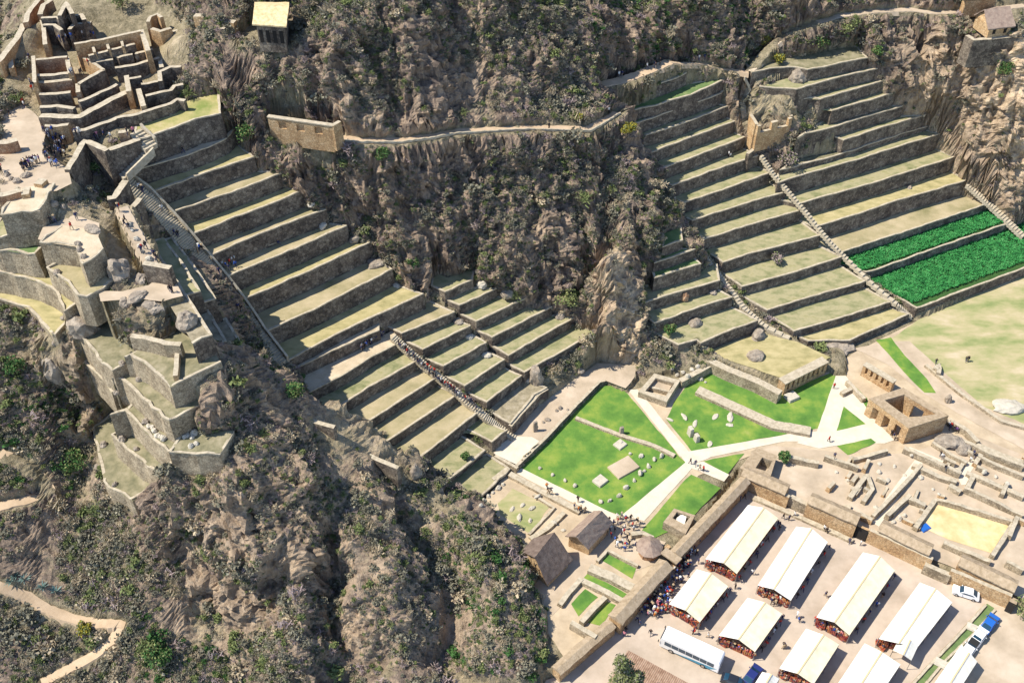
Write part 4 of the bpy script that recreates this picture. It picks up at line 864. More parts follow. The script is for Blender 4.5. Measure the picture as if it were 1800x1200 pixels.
# niche walls
def niche_wall(label, a, b, zt, h, depth, n, m='adobe', side=-1, name='niche_wall', nh=.62, group='walls with niches'):
    A, B = P(*a, zt), P(*b, zt); L = math.dist(A[:2], B[:2]); ux, uy = (B[0] - A[0]) / L, (B[1] - A[1]) / L; nx, ny = -uy, ux
    if ny < 0: nx, ny = -nx, -ny      # away from the camera
    root = thing(name, label, 'wall', (A[0], A[1], zt - h), group); mb = MB(); Q = lambda s, d: (A[0] + ux * s + nx * d, A[1] + uy * s + ny * d)
    k = 2 * n + 1; cell = L / (n + (n + 1) * 1.3); s = 0
    mb.prism([Q(0, depth * .5), Q(L, depth * .5), Q(L, depth), Q(0, depth)], zt - h - .3, zt - .2)
    for i in range(k):
        wdt = cell * (1.3 if i % 2 == 0 else 1)
        if i % 2 == 0: mb.prism([Q(s, 0), Q(s + wdt, 0), Q(s + wdt, depth * .5 - .003), Q(s, depth * .5 - .003)], zt - h - .3, zt - .2)
        else:
            mb.prism([Q(s + .003, .01), Q(s + wdt - .003, .01), Q(s + wdt - .003, depth * .5 - .003), Q(s + .003, depth * .5 - .003)], zt - h - .3, zt - h + h * (.9 - nh)); mb.prism([Q(s + .003, .01), Q(s + wdt - .003, .01), Q(s + wdt - .003, depth * .5 - .003), Q(s + .003, depth * .5 - .003)], zt - h * .14, zt - .2, bottom=True)
        s += wdt
    mb.build('wall', m, root); mb = MB(); mb.prism([Q(-.1, -.1), Q(L + .1, -.1), Q(L + .1, depth + .1), Q(-.1, depth + .1)], zt - .2, zt); mb.build('wall_top', 'coping', root)
niche_wall('thick wall with a row of dark niches facing the green lawn', (1381,674), (1456,636), 3.4, 3.3, 1.8, 8, 'adobe')
niche_wall('ruined wall with square niches above the roofless temple', (1518,641), (1570,672), 3.0, 2.8, 1.2, 5, 'adobe')
niche_wall('sunlit orange ruin wall with narrow windows at the left end of the cliff path', (470,205), (583,221), 52, 5.4, .7, 3, 'adobe', nh=.3)
ruin('end wall of the windowed orange ruin on the cliff path', [(583,221),(597,212)], 52, 5.2, .8, 'adobe', 'coping', crumble=.3)
# ---- orange crenellated ruin between the right flights
root = thing('roofless_house', 'tall orange roofless house with notched walls between the right flights', 'building', P(1330, 250, 25)); zt = 30.6
c4 = [P(1331, 222, zt)[:2], P(1391, 208, zt)[:2], P(1381, 183, zt)[:2], P(1319, 202, zt)[:2]]
for i, (nm, notch) in enumerate((('front_wall', 2), ('side_wall', 0), ('back_wall', 3), ('side_wall', 0))):
    a, b = c4[i], c4[(i + 1) % 4]; mb = MB(); e = .35 / math.dist(a, b); L_ = lambda f: (a[0] + (b[0] - a[0]) * f, a[1] + (b[1] - a[1]) * f)
    if notch == 0: wall_mesh(mb, [L_(e), L_(1 - e)], 24.2, zt + .3, .75)
    else:
        wall_mesh(mb, [a, b], 24.2, zt - 1.6, .7)
        for k in range(notch + 1): f = k / notch; mb2 = L_(min(1, max(0, f - .09))), L_(min(1, max(0, f + .09))); wall_mesh(mb, [mb2[0], mb2[1]], zt - 1.597, zt + .2, .68)
    mb.build(nm, ['adobe', 'coping'], root)
# ---- thatched houses
def house(label, ridge, eaveL, eaveR, zg, zridge, zeL, zeR, roofm, wallm='adobe', name='thatched_house', openings=0, th=.25):
    r0, r1 = [P(*p, zridge) for p in ridge]; l0, l1 = [P(*p, zeL) for p in eaveL]; q0, q1 = [P(*p, zeR) for p in eaveR]
    root = thing(name, label, 'house', ((l0[0] + q1[0]) / 2, (l0[1] + q1[1]) / 2, zg))
    for nm, a, b, c, d in (('roof_slope', l0, l1, r1, r0), ('roof_slope', q0, r0, r1, q1) if False else ('roof_slope', r0, r1, q1, q0)):
        nn = 10; mm = 6; vs = []
        for i in range(nn + 1):
            for j in range(mm + 1):
                f, g2 = i / nn, j / mm; e0 = [a[k] + (b[k] - a[k]) * f for k in range(3)]; e1 = [d[k] + (c[k] - d[k]) * f for k in range(3)]; vs.append([e0[k] + (e1[k] - e0[k]) * g2 + random.uniform(-.04, .04) for k in range(3)])
        N_ = len(vs); vs += [(x, y, z - th) for x, y, z in vs]; fs = [(i * (mm + 1) + j, (i + 1) * (mm + 1) + j, (i + 1) * (mm + 1) + j + 1, i * (mm + 1) + j + 1) for i in range(nn) for j in range(mm)]
        fs += [tuple(N_ + q for q in f[::-1]) for f in fs]; E = [i * (mm + 1) for i in range(nn + 1)] + [nn * (mm + 1) + j for j in range(1, mm + 1)] + [i * (mm + 1) + mm for i in range(nn - 1, -1, -1)] + list(range(mm - 1, 0, -1))
        fs += [(E[i], E[(i + 1) % len(E)], N_ + E[(i + 1) % len(E)], N_ + E[i]) for i in range(len(E))]
        mb = MB(); mb.add(vs, fs); mb.build(nm, roofm, root)
    # body set in from the eaves, gables up to the ridge
    mid = lambda p, q, f: tuple(p[k] + (q[k] - p[k]) * f for k in range(3))
    ins = .10; a0, a1 = mid(l0, r0, .12), mid(l1, r1, .12); b0, b1 = mid(q0, r0, .12), mid(q1, r1, .12)
    A0, A1, B0, B1 = mid(a0, a1, ins), mid(a0, a1, 1 - ins), mid(b0, b1, ins), mid(b0, b1, 1 - ins); R0, R1 = mid(r0, r1, ins), mid(r0, r1, 1 - ins); d = th + .12
    vs = [(A0[0], A0[1], zg), (B0[0], B0[1], zg), (B1[0], B1[1], zg), (A1[0], A1[1], zg), (A0[0], A0[1], A0[2] - d), (B0[0], B0[1], B0[2] - d), (B1[0], B1[1], B1[2] - d), (A1[0], A1[1], A1[2] - d), (R0[0], R0[1], R0[2] - d), (R1[0], R1[1], R1[2] - d)]
    mb = MB(); mb.add(vs, [(0, 1, 5, 8, 4), (3, 7, 9, 6, 2), (0, 4, 7, 3), (1, 2, 6, 5)]); mb.build('wall', wallm, root)
    if openings:
        e = Vector(vs[1]); f = Vector(vs[2]); u = (f - e).normalized(); nrm = Vector((u.y, -u.x, 0)); nrm = nrm if nrm.dot(Vector((e.x, e.y, 0)) - Vector((A0[0], A0[1], 0))) > 0 else -nrm; H_ = B0[2] - d - zg
        for k in range(openings):
            s = (k + .5) / openings * (f - e).length; c = e + u * s + nrm * .02; mb = MB(); mb.box(c.x, c.y, zg + H_ * .35, .7, .1, H_ * .45, math.atan2(u.y, u.x)); mb.build('window', 'opening', root)
    return root
plain('opening', (.02, .017, .015), .95)
house('thatched house with a weathered two-sided roof nearest the entrance crowd', [(1013,942),(1058,897)], [(993,942),(1043,897)], [(1034,965),(1078,918)], 0, 5.6, 3.4, 2.6, 'thatch_old')
house('dark thatched house with a steep lopsided roof at the foot of the near cliff', [(940,979),(975,935)], [(916,968),(938,945)], [(962,1027),(1007,983)], 0, 6.2, 4.6, 1.9, 'thatch_dark')
house('lone thatched house with small windows high on the cliff', [(447,11),(508,11)], [(447,4),(508,4)], [(443,43),(503,47)], 60.9, 67.7, 66.4, 66.4, 'thatch_tan', 'masonry', openings=4)
house('grey roofed house on a stone platform at the top right', [(1730,17),(1776,11)], [(1712,26),(1745,12)], [(1737,52),(1786,46)], 45.2, 50.2, 48.3, 47.6, 'thatch_old', 'adobe', openings=2)
house('orange ruined house cut by the top edge at the right', [(1690,-6),(1752,-9)], [(1690,-14),(1750,-17)], [(1693,0),(1760,-2)], 46, 51.5, 50.5, 50, 'thatch', 'adobe')
ruin('stone platform wall under the lone cliff house', [(408,72),(440,76),(503,90)], 60.5, 4, 1.0, 'masonry', 'tread_grass')
ruin('stone platform wall under the grey roofed house', [(1700,62),(1712,70),(1800,62)], 45.3, 3.4, 1.0, 'masonry', 'coping')
ruin('dark broken wall beside the orange roofless house', [(1314,270),(1345,247),(1393,233)], 24.7, 2.5, .8, 'masonry', 'coping', crumble=.3)
for p, lab in ((((342,26),(352,56)), 'orange pillar ruin left of the lone cliff house'), (((395,36),(412,60)), 'small orange ruin block beside the lone cliff house')):
    ruin(lab, [p[0], (p[0][0] + 18, p[0][1] + 2)], 63.6, 2.8, 1.3, 'adobe')
ruin('low wall linking the two orange blocks by the lone cliff house', [(358,44),(396,50)], 62.8, 2, .8)
# ---- ruins at the top left: walls by top line
U = [
 ('left front wall of the roofless hall where people stand', [(76,44),(95,43),(108,53)], 59.4, 4.2, .8, 'masonry'), ('right front wall of the roofless hall where people stand', [(122,52),(130,40),(160,39)], 59.4, 4.4, .8, 'masonry'),
 ('back left wall of the roofless hall', [(72,31),(101,30),(109,36)], 60.2, 3, .8, 'masonry'), ('back right wall of the roofless hall with a notch', [(111,34),(117,27),(143,25),(148,35)], 60.2, 3, .8, 'masonry'), ('sunlit left side wall of the roofless hall', [(72,31),(76,44),(79,78)], 59, 3, .8, 'adobe'),
 ('pointed gable ruin behind the roofless hall', [(104,28),(116,4),(127,24)], 61.6, 3.6, .8, 'masonry'), ('stepped reddish boundary wall at the top left corner', [(72,-4),(55,12),(48,25),(45,40)], 60, 4.5, 1.0, 'adobe_red'), ('second reddish stretch of boundary wall', [(90,0),(76,8),(70,25)], 60.2, 3.5, 1.0, 'adobe_red'),
 ('long pale boundary wall above the distant slope', [(42,42),(30,66),(10,92),(-6,110)], 59, 3, 1.2, 'adobe'), ('short boundary wall beside the left paved strip', [(18,92),(19,118)], 57.5, 3.5, .9, 'adobe'), ('dark low wall inside the left boundary', [(27,70),(46,72)], 58, 3, .8, 'masonry'),
 ('back wall of the long niche hall', [(130,77),(190,66),(247,54)], 60, 3.2, .7, 'adobe'), ('front wall of the long niche hall', [(155,97),(195,87),(237,77)], 58.6, 3.0, .7, 'masonry'), ('tall pale end wall of the long niche hall', [(248,52),(260,88)], 59.5, 3.5, .9, 'adobe'),
 ('first cross wall in the niche hall', [(163,80),(166,92)], 59, 2.2, .5, 'adobe'), ('second cross wall in the niche hall', [(188,75),(191,86)], 59, 2.2, .5, 'adobe'), ('third cross wall in the niche hall', [(213,70),(216,81)], 59, 2.2, .5, 'adobe'), ('low sunlit partition along the niche hall', [(163,79),(213,69),(234,66)], 58.7, 1.8, .4, 'adobe'),
 ('left dark cell wall below the niche hall', [(168,108),(176,106),(198,103)], 57.4, 3.2, .7, 'masonry'), ('middle dark cell wall below the niche hall', [(206,101),(214,98),(233,95)], 57.4, 3.2, .7, 'masonry'), ('right dark cell wall below the niche hall', [(240,95),(241,93),(268,86)], 57.6, 3.4, .7, 'masonry'),
 ('long dark wall across the ruin terraces', [(202,118),(240,112),(262,106),(280,101)], 57, 3.6, .8, 'masonry'), ('end wall dropping from the long dark wall', [(280,101),(284,118)], 56.6, 3.2, .8, 'masonry'),
 ('bright pillar like wall end above the stairs', [(222,133),(226,160)], 56.6, 4, .9, 'adobe'), ('short dark wall right of the bright pillar', [(226,138),(248,134)], 56.6, 3.6, .7, 'masonry'), ('stepped wall with a bright upper edge', [(248,148),(282,142)], 55.8, 3.2, .7, 'masonry'), ('upper step of the bright edged wall', [(281,142),(280,126),(300,117),(318,117)], 57.2, 4, .8, 'masonry'),
 ('bright triangular wall end right of the pillar', [(243,156),(252,186)], 56, 4.2, .9, 'adobe'), ('long dark wall below the stepped one', [(256,168),(300,157),(306,150),(322,148)], 55.8, 4.6, .8, 'masonry'), ('lower curving wall with a green strip behind', [(205,206),(240,201),(300,181),(311,174),(325,176)], 55.4, 3.2, .8, 'masonry'),
 ('reddish front wall of the upper sandy room', [(63,105),(90,102),(118,100)], 58.4, 2.8, .7, 'adobe_red'), ('grey wall under the upper sandy room', [(62,132),(95,131),(122,128)], 57.6, 2.6, .9, 'masonry'), ('wall under the second sandy room', [(62,144),(95,143),(126,138)], 56.9, 2.2, .9, 'adobe_red'), ('wall under the lowest sandy room', [(69,165),(100,164),(124,162)], 56.3, 2.4, .9, 'masonry'),
 ('left side wall of the sandy rooms', [(58,98),(60,130),(60,146)], 58.2, 2.2, .7, 'adobe'), ('right side wall of the upper sandy room', [(117,100),(123,128)], 58, 2.4, .8, 'adobe'), ('sloping retaining wall of the triangular platform', [(182,122),(160,134),(138,146)], 57, 3.4, .8, 'masonry'), ('pale edge wall of the triangular platform', [(137,96),(160,108),(182,121)], 57.2, 1.2, .6, 'adobe'),
 ('front edge of the sloping rough platform', [(136,146),(137,162)], 56.6, 3, .8, 'adobe_red'), ('niche studded wall curving under the rough platform', [(138,178),(160,170),(184,158),(206,148)], 56, 2.6, .8, 'masonry'), ('pale walkway edge below the niche studded wall', [(70,202),(100,204),(140,205),(160,192),(200,172),(226,160)], 55.4, 3.2, 1.4, 'masonry'),
 ('low wall left under the sandy rooms', [(70,188),(100,186),(130,190)], 55.8, 1.8, .9, 'masonry'), ('curving wall behind the stair head', [(128,230),(150,227),(190,212),(206,206)], 55.2, 2.6, .9, 'masonry'), ('short bright wall by the crowded path', [(78,220),(120,218)], 55.2, 1.6, .8, 'adobe'), ('small red wall left of the stair head', [(208,232),(226,230)], 55, 1.0, .9, 'adobe_red'),
 ('red orange ruin block at the left edge above the crowd', [(-4,250),(12,250),(30,245)], 55.6, 4.6, 1.2, 'adobe_red'), ('red orange ruin block at the left edge below the crowd', [(-4,342),(14,340),(36,334)], 55, 3, 1.2, 'adobe_red'), ('small pinkish block beside the lower orange ruin', [(38,336),(52,334)], 54.8, 3, 2, 'adobe'), ('carved block on the sunny plaza', [(64,318),(78,320)], 54.6, 2, 1.6, 'adobe'),
 ('tall fanned wall beside the stair head', [(118,298),(148,246),(188,264)], 54.2, 4.5, 1.0, 'masonry'), ('long wall holding the walkway to the stair head', [(150,246),(188,264),(245,244)], 53.8, 4.5, 1.2, 'masonry'), ('lower shadowed wall next to the long stair', [(188,348),(200,346),(220,316)], 50.5, 5, 1.2, 'masonry'), ('second shadowed wall beside the long stair', [(218,376),(234,362),(246,348)], 48.5, 5, 1.0, 'masonry'),
 ('arched round ruin walls at the foot of the rocks', [(260,38),(264,28),(276,24),(284,30)], 61, 2.6, .7, 'adobe'), ('small house ruin with one dark window', [(266,50),(282,54),(300,48)], 60, 4.4, .9, 'adobe'), ('square dark cell right of the windowed ruin', [(288,58),(312,52),(316,60)], 59, 3.6, .8, 'masonry'),
 ('dark block wall closing the ridge path', [(252,462),(272,464),(300,470)], 49.6, 3, 1.0, 'masonry'), ('row of upright reddish stones above the triangular meadow', [(230,588),(262,594),(290,602),(318,604)], 43.6, 2.0, .9, 'masonry_lit'), ('pale edge wall right of the triangular meadow', [(312,612),(308,660)], 42, 1.2, .7, 'adobe'),
 ('crumbled wall ending the near hill ledge', [(500,720),(545,738),(588,750)], 25.6, 1.6, .8, 'masonry'), ('brick like ruined wall on the cliff edge', [(590,775),(630,792),(700,822)], 18.8, 1.6, .8, 'masonry'),
]
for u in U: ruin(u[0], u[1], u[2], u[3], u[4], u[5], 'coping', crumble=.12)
# stretches of retaining wall round the lawns
def rw(label, pts, zt, h, t=.6, m='masonry_lit'): return ruin(label, pts, zt, h, t, m, 'coping', 'retaining_wall', 'low walls of the valley floor')
rw('dark edge wall between the sandy platform and the big lawn', [(908,818),(960,768),(1010,714),(1054,670),(1064,668)], 1.25, 1.6, .6, 'masonry')
rw('low stone edge at the top of the big lawn', [(1064,668),(1080,672),(1098,681)], .6, .8)
rw('side wall of the sandy platform beside the white path', [(870,800),(910,822)], 1.2, 1.3)
rw('wall under the rubble terrace beside the sandy platform', [(897,748),(912,730),(947,691),(962,682)], 3.7, 2.6, .8, 'masonry')
rw('long line of foundation stones crossing the big lawn', [(1012,733),(1060,752),(1095,765),(1150,782),(1186,800)], .45, .6, .8)
rw('rubble wall of the meadow above the lawn', [(1228,622),(1280,648),(1330,668),(1372,690)], 2.6, 2.8, 1.6, 'masonry_lit')
rw('broken wall between cliff boulders and the upper lawn', [(1196,668),(1222,655),(1250,640)], 1.8, 2, 1.2)
rw('tapering bank of rubble between the two upper lawns', [(1226,684),(1262,700),(1310,722),(1360,745),(1425,757)], .7, 1, 2.2)
rw('low garden wall beside the entrance court', [(1050,985),(1068,966),(1122,993)], .7, .8, .5)
rw('cobbled wall between the first two garden lawns', [(1036,996),(1075,1012),(1112,1032)], .9, 1.0, 1.6)
rw('garden wall above the two lowest lawns', [(1022,1018),(1060,1036),(1096,1056)], .8, .9, 1.0)
rw('garden wall dividing the two lowest lawns', [(1064,1048),(1044,1068),(1022,1092)], 1.0, 1.1, .9)
rw('left garden wall beside the shaded lane', [(1022,1016),(1000,1040),(984,1062)], .8, .9, .9)
rw('end wall of the lowest garden by the cliff', [(1004,1092),(1024,1104),(1048,1118)], 1.6, 1.8, .8)
rw('low curved wall by the round ticket booth', [(1110,938),(1130,935),(1148,944)], .9, 1.0, .8)
rw('foundation wall beside the excavated garden', [(866,842),(892,822)], .9, 1.2, .8, 'masonry')
rw('long low rubble wall beside the white garden path', [(896,832),(960,866),(1020,898)], .5, .6, 1.2)
rw('low wall round the excavated garden meadow', [(938,868),(974,892),(930,938)], .4, .5, .5)
rw('double low wall of the excavated garden', [(992,900),(962,928),(932,946)], .5, .6, .9)
rw('edge wall of the dry field at the far right', [(1628,640),(1690,690),(1760,738),(1810,752)], .6, .8, .8)
rw('pale corner wall on the dirt road', [(1644,648),(1652,640),(1650,655)], 1.2, 1.3, .9)
# ================================================================== low ruined walls right of the market yard
def lowwall(lab, pts, zt=1.1, h=1.1, t=.7, m='masonry_lit'): return ruin(lab, pts, zt, h, t, m, 'coping', 'ruin_wall', 'low ruins beyond the market yard', crumble=.35)
LW = [('pale wall left of the long white lane', [(1620,815),(1580,860),(1535,905)]), ('wall right of the long white lane', [(1600,868),(1560,905)]), ('wall of the sandy room beside the lane', [(1592,872),(1628,885)]), ('dark side wall of the sandy room', [(1592,872),(1568,902)]),
 ('wall of the yellow court at its left', [(1645,875),(1610,925)]), ('upper wall of the yellow court', [(1645,875),(1700,890),(1780,915)]), ('right wall of the yellow court', [(1782,918),(1745,975)]), ('lower wall of the yellow court', [(1660,950),(1700,968),(1742,985)]),
 ('wall beside the sand triangle', [(1522,835),(1495,872)]), ('thin wall near the sand triangle', [(1524,832),(1534,858),(1518,880)]), ('crumbled wall above the sand court', [(1450,800),(1510,820)]), ('broken wall by the small lawn', [(1500,805),(1560,790)]),
 ('wall along the upper white lane', [(1590,785),(1650,812),(1690,830)]), ('wall below the upper white lane', [(1605,815),(1650,835),(1682,845)]), ('upper terrace wall under the field', [(1680,765),(1740,795),(1800,818)]), ('second terrace wall under the field', [(1700,790),(1750,815),(1800,835)]),
 ('wall with triangular niches near the right edge', [(1716,780),(1760,798),(1800,812)]), ('third wall right of the white lane', [(1700,828),(1750,850),(1800,872)]), ('long wall under the right ruins', [(1696,855),(1750,880),(1800,902)]), ('cross wall right of the white lane', [(1712,835),(1700,858)]),
 ('cross wall near the right edge', [(1772,845),(1762,868)]), ('short wall by the crossing lanes', [(1670,850),(1690,862)]), ('low wall right of the temple', [(1668,735),(1700,755),(1720,775)]), ('stepped wall below the temple boulder', [(1640,775),(1680,800),(1700,812)]),
 ('low wall at the right edge of the yellow court', [(1790,905),(1775,940)]), ('small enclosure wall near the black doorway', [(1770,985),(1800,1000)]), ('broken wall in the left sand court', [(1380,800),(1440,812)]), ('wall stub above the temple', [(1480,690),(1500,680)]), ('thin edge wall of the path triangle', [(1490,668),(1520,700)])]
for l_, p_ in LW: lowwall(l_, p_, random.uniform(.9, 1.5), 1.3, random.uniform(.6, 1.0))
for i in range(38):
    x, y = random.uniform(1440, 1810), random.uniform(785, 925)
    if y < 790 + (x - 1660) * -.05 and x > 1640 or (1640 < x < 1790 and 875 < y) or (1528 < x < 1625 and abs((y - 812) + (x - 1615) * 1.35) < 30): continue
    dx, dy = random.choice([(random.uniform(8, 24), 0), (0, 1)]); dx, dy = (dx, dx * .46) if dx else (-random.uniform(6, 14), random.uniform(10, 18))
    ruin('short rubble wall stub in the %s low ruins' % ('upper' if y < 850 else 'lower'), [(x, y), (x + dx, y + dy)], random.uniform(.6, 1.3), 1.2, random.uniform(.45, .8), random.choice(['masonry_lit', 'adobe']), 'coping', 'ruin_wall', 'low ruins beyond the market yard', crumble=.5)
for nm, pl in (('lane', [(1608,808),(1622,813),(1545,925),(1528,915)]), ('lane', [(1588,788),(1600,785),(1690,822),(1716,800),(1722,806),(1700,838),(1708,850),(1690,852),(1680,832)])):
    w = PP(pl, .06); mb = MB(); mb.add(w, tri_poly(w)); tag(mb.build(nm, 'path_white'), kind='structure')
w = PP([(1648,880),(1776,920),(1744,972),(1668,948),(1618,925)], .08); mb = MB(); mb.add(w, tri_poly(w)); tag(mb.build('yellow_court_floor', 'sand_yellow'), kind='structure')
# ================================================================== boulders and standing stones
def rock(name, label, px, py, r, sz=(1, 1, 1), m='boulder', seed=0, group='loose boulders', z=None, cat='boulder', sink=.3, jag=.55):
    p = hit(px, py)[0] if z is None else Vector(P(px, py, z)); bm = bmesh.new(); bmesh.ops.create_icosphere(bm, subdivisions=3, radius=1)
    V_ = np.array([v.co[:] for v in bm.verts]); d = 1 + jag * fbm(V_ + seed * 7.3, .9, 3, seed) + .2 * fbm(V_ + seed, 3, 2, seed + 9)
    V_ = np.round(V_ * d[:, None] * 3.2) / 3.2 * .35 + V_ * d[:, None] * .65
    a = seed * 1.7; V_ = V_ * np.array(sz) * r; c, s = math.cos(a), math.sin(a)
    for v, q in zip(bm.verts, V_): v.co = (q[0] * c - q[1] * s, q[0] * s + q[1] * c, q[2])
    me = bpy.data.meshes.new(name); bm.to_mesh(me); bm.free(); me.materials.append(MATS[m]); o = link(name, me); o.location = (p.x, p.y, p.z + r * sz[2] * (1 - sink * 2) * .6); return tag(o, label, cat, group)
BO = [('big dark boulder resting against the top terrace wall', 1400,140,2.6,(1,.8,.9),'boulder'), ('flat grey slab boulder at the foot of the right flights', 1470,605,3.8,(1.2,.9,.35),'boulder'), ('rounded boulder beside the winding stair foot', 1333,590,1.6,(1,1,.9),'boulder'), ('dark centred boulder in the rubble meadow', 1328,627,1.4,(1.3,1,.6),'boulder'),
 ('reddish upright boulder on the small terrace', 1202,525,1.3,(.8,.8,1.3),'adobe_red'), ('round boulder on the lower small terrace', 1222,568,1.2,(1.2,1,.8),'boulder'), ('small pale boulder near the stair wall', 1251,515,.9,(1.2,.9,.7),'boulder'), ('upright pinkish boulder leaning by the sandy platform', 944,668,2.0,(.8,.7,1.5),'boulder'), ('pale broken rock beside the upright pinkish boulder', 929,668,1.1,(1.2,1,.6),'stone_pale'),
 ('round boulder on the dirt under the cliff', 1020,652,.8,(1,1,1),'boulder'), ('big pale boulder in the shadow of the temple', 1665,778,2.4,(1.2,.9,.7),'boulder'), ('dark rock beside the pale temple boulder', 1690,790,1.4,(1,1,.8),'boulder'), ('heap shaped pale rock on the dry field', 1772,716,2.0,(1.5,.9,.5),'stone_pale'), ('dark upright rock right of the temple', 1665,705,1.0,(.7,.7,1.3),'boulder'),
 ('tall fluted rock outcrop at the left fort edge', 98,655,2.0,(.9,.8,1.4),'boulder'), ('dark pyramid shaped boulder beside the steps', 212,485,2.1,(1,.9,1.3),'boulder'), ('leaning rock outcrop above the small fort walls', 150,580,2.1,(1.2,1,1.1),'boulder'), ('small square boulder right of the pyramid boulder', 248,492,1.1,(1,.8,.8),'boulder'), ('low grey boulder on the sunny rock floor', 242,522,1.1,(1.5,1,.5),'boulder'),
 ('block shaped boulder on the dry slope', 272,540,1.3,(1.2,1,.7),'boulder'), ('pitted boulder in the sunny plaza', 162,405,1.2,(.8,1.2,.7),'boulder'), ('small boulder on the slope above the upright stones', 222,535,.9,(1,1,1),'boulder'), ('dark rock on the ridge end left of the shed', 330,570,1.5,(1,.9,1.2),'boulder'), ('pointed dark rock on the edge of the near cliff', 732,835,1.4,(.8,.8,1.5),'boulder'),
 ('rounded boulder at the end of the seventh tread', 568,398,.9,(1.2,1,.9),'stone_pale'), ('pale boulder at the end of the fourth tread', 548,360,.8,(1.4,1,.7),'stone_pale'), ('grey boulder at the end of the eighth tread', 624,422,1.0,(1,1,.9),'boulder'), ('dark low boulder at the end of the ninth tread', 663,464,1.4,(1.3,1,.7),'boulder'), ('pale flat stone on the widest tan tread', 697,501,.8,(1.4,.9,.5),'stone_pale'),
 ('round boulder on the second short terrace', 846,502,1.0,(1.1,1,.9),'stone_pale'), ('grey boulder on the third short terrace', 892,520,1.2,(1,1,.9),'boulder'), ('pale boulder on the fifth short terrace', 985,553,1.0,(1.4,1,.6),'boulder'), ('small boulder on the second block terrace', 805,566,.8,(1.2,1,.7),'boulder'), ('small boulder on the third block terrace', 826,593,.7,(1,1,.8),'stone_pale'), ('small boulder on the fourth block terrace', 856,626,.8,(1.2,1,.8),'stone_pale'),
 ('white pebble like rock on the wide tread', 1598,330,.6,(1.2,1,.8),'boulder')]
for i, b_ in enumerate(BO): rock('boulder', b_[0], b_[1], b_[2], b_[3], b_[4], b_[5], i + 1)
def small(label, lst, group, r0=.35, r1=.6, m='stone_pale', sz=(1, 1, 1), name='stone', cat='stone', z=None, jag=.25):
    for i, (px, py) in enumerate(lst): rock(name, label, px, py, random.uniform(r0, r1) * .68, (sz[0] * random.uniform(.8, 1.3), sz[1], sz[2] * random.uniform(.8, 1.2)), m, int(px + py), group, z, cat, jag=jag + .2)
small('pale upright stone in the lower lawn row', [(949,823),(971,835),(993,845),(1011,854),(1056,882),(1072,880),(1089,872)], 'row of stones on the big lawn', .45, .75, sz=(1, .8, 1.2))
small('stone in the row climbing the right edge of the big lawn', [(1101,858),(1115,845),(1125,833),(1133,828),(1140,820),(1150,808),(1163,802)], 'stones by the right lawn edge', .5, .95, sz=(1, .8, 1.2))
small('small stone on the far side of the big lawn', [(1091,780),(1108,798),(1127,802)], 'stones on the far lawn', .5, .8)
small('flat grave like slab set in the upper lawn', [(1257,732),(1283,734),(1222,745),(1282,747),(1248,780)], 'slabs in the upper lawn', .7, 1.1, sz=(1.5, .8, .35), name='slab', cat='slab')
small('pale block lying on the upper lawn near the diagonal path', [(1178,738),(1203,733)], 'blocks by the diagonal path', .6, .8, sz=(1.6, .7, .7))
small('stone lying in the excavated garden', [(918,888),(934,894),(913,910),(932,915),(974,918),(990,932),(945,872),(900,895)], 'stones in the excavated garden', .5, .8, sz=(1.3, .8, .7))
small('loose stone on the sandy platform', [(940,750),(955,742),(962,738),(978,722),(985,718),(998,720)], 'stones on the sandy platform', .4, .8, 'boulder')
small('fallen stone on the third fort ledge', [(262,750),(272,758),(276,765),(282,768),(287,771),(268,752)], 'fallen stones on the third fort ledge', .5, .8)
small('fallen stone on the rubble slope right of the fort', [(330,765),(338,770),(342,762),(325,768),(345,780),(336,784),(328,760)], 'fallen stones right of the fort', .5, .9)
small('fallen stone at the shaded foot of the garden wall', [(850,880),(858,872),(866,866),(876,858),(884,852),(845,888)], 'stones under the garden wall', .5, .9)
small('fallen stone on the fort ledges', [(215,640),(240,652),(205,690),(232,706),(256,742),(216,772),(182,782),(172,822),(202,852),(112,560),(96,604),(152,642),(162,658),(60,520),(20,500),(100,480),(246,668),(228,690),(190,700),(240,790)], 'stones on the fort ledges', .5, 1.0, 'boulder')
small('rubble stone below the small terraces at the lawn edge', [(1200,655),(1208,662),(1216,650),(1232,668),(1240,672),(1190,660),(1182,648),(1226,645)], 'rubble at the lawn corner', .4, .8)
small('loose stone on the sunny ridge path', [(232,405),(240,420),(228,395),(250,442),(262,455),(245,432)], 'stones on the ridge path', .4, .7)
small('loose rock on the sunny plaza above the steps', [(140,440),(148,452),(138,430),(150,468),(160,470),(112,365),(95,360),(20,315),(12,308),(30,320),(45,310)], 'rocks around the sunny plaza', .6, 1.1, 'boulder')
small('rubble stone scattered through the low ruins', [(1545,830),(1560,845),(1572,820),(1590,835),(1640,860),(1650,868),(1618,840),(1470,830),(1490,845),(1730,830),(1750,838),(1770,850),(1660,780),(1602,800),(1546,815),(1540,893),(1580,912),(1570,918),(1590,906)], 'rubble in the low ruins', .4, .8)
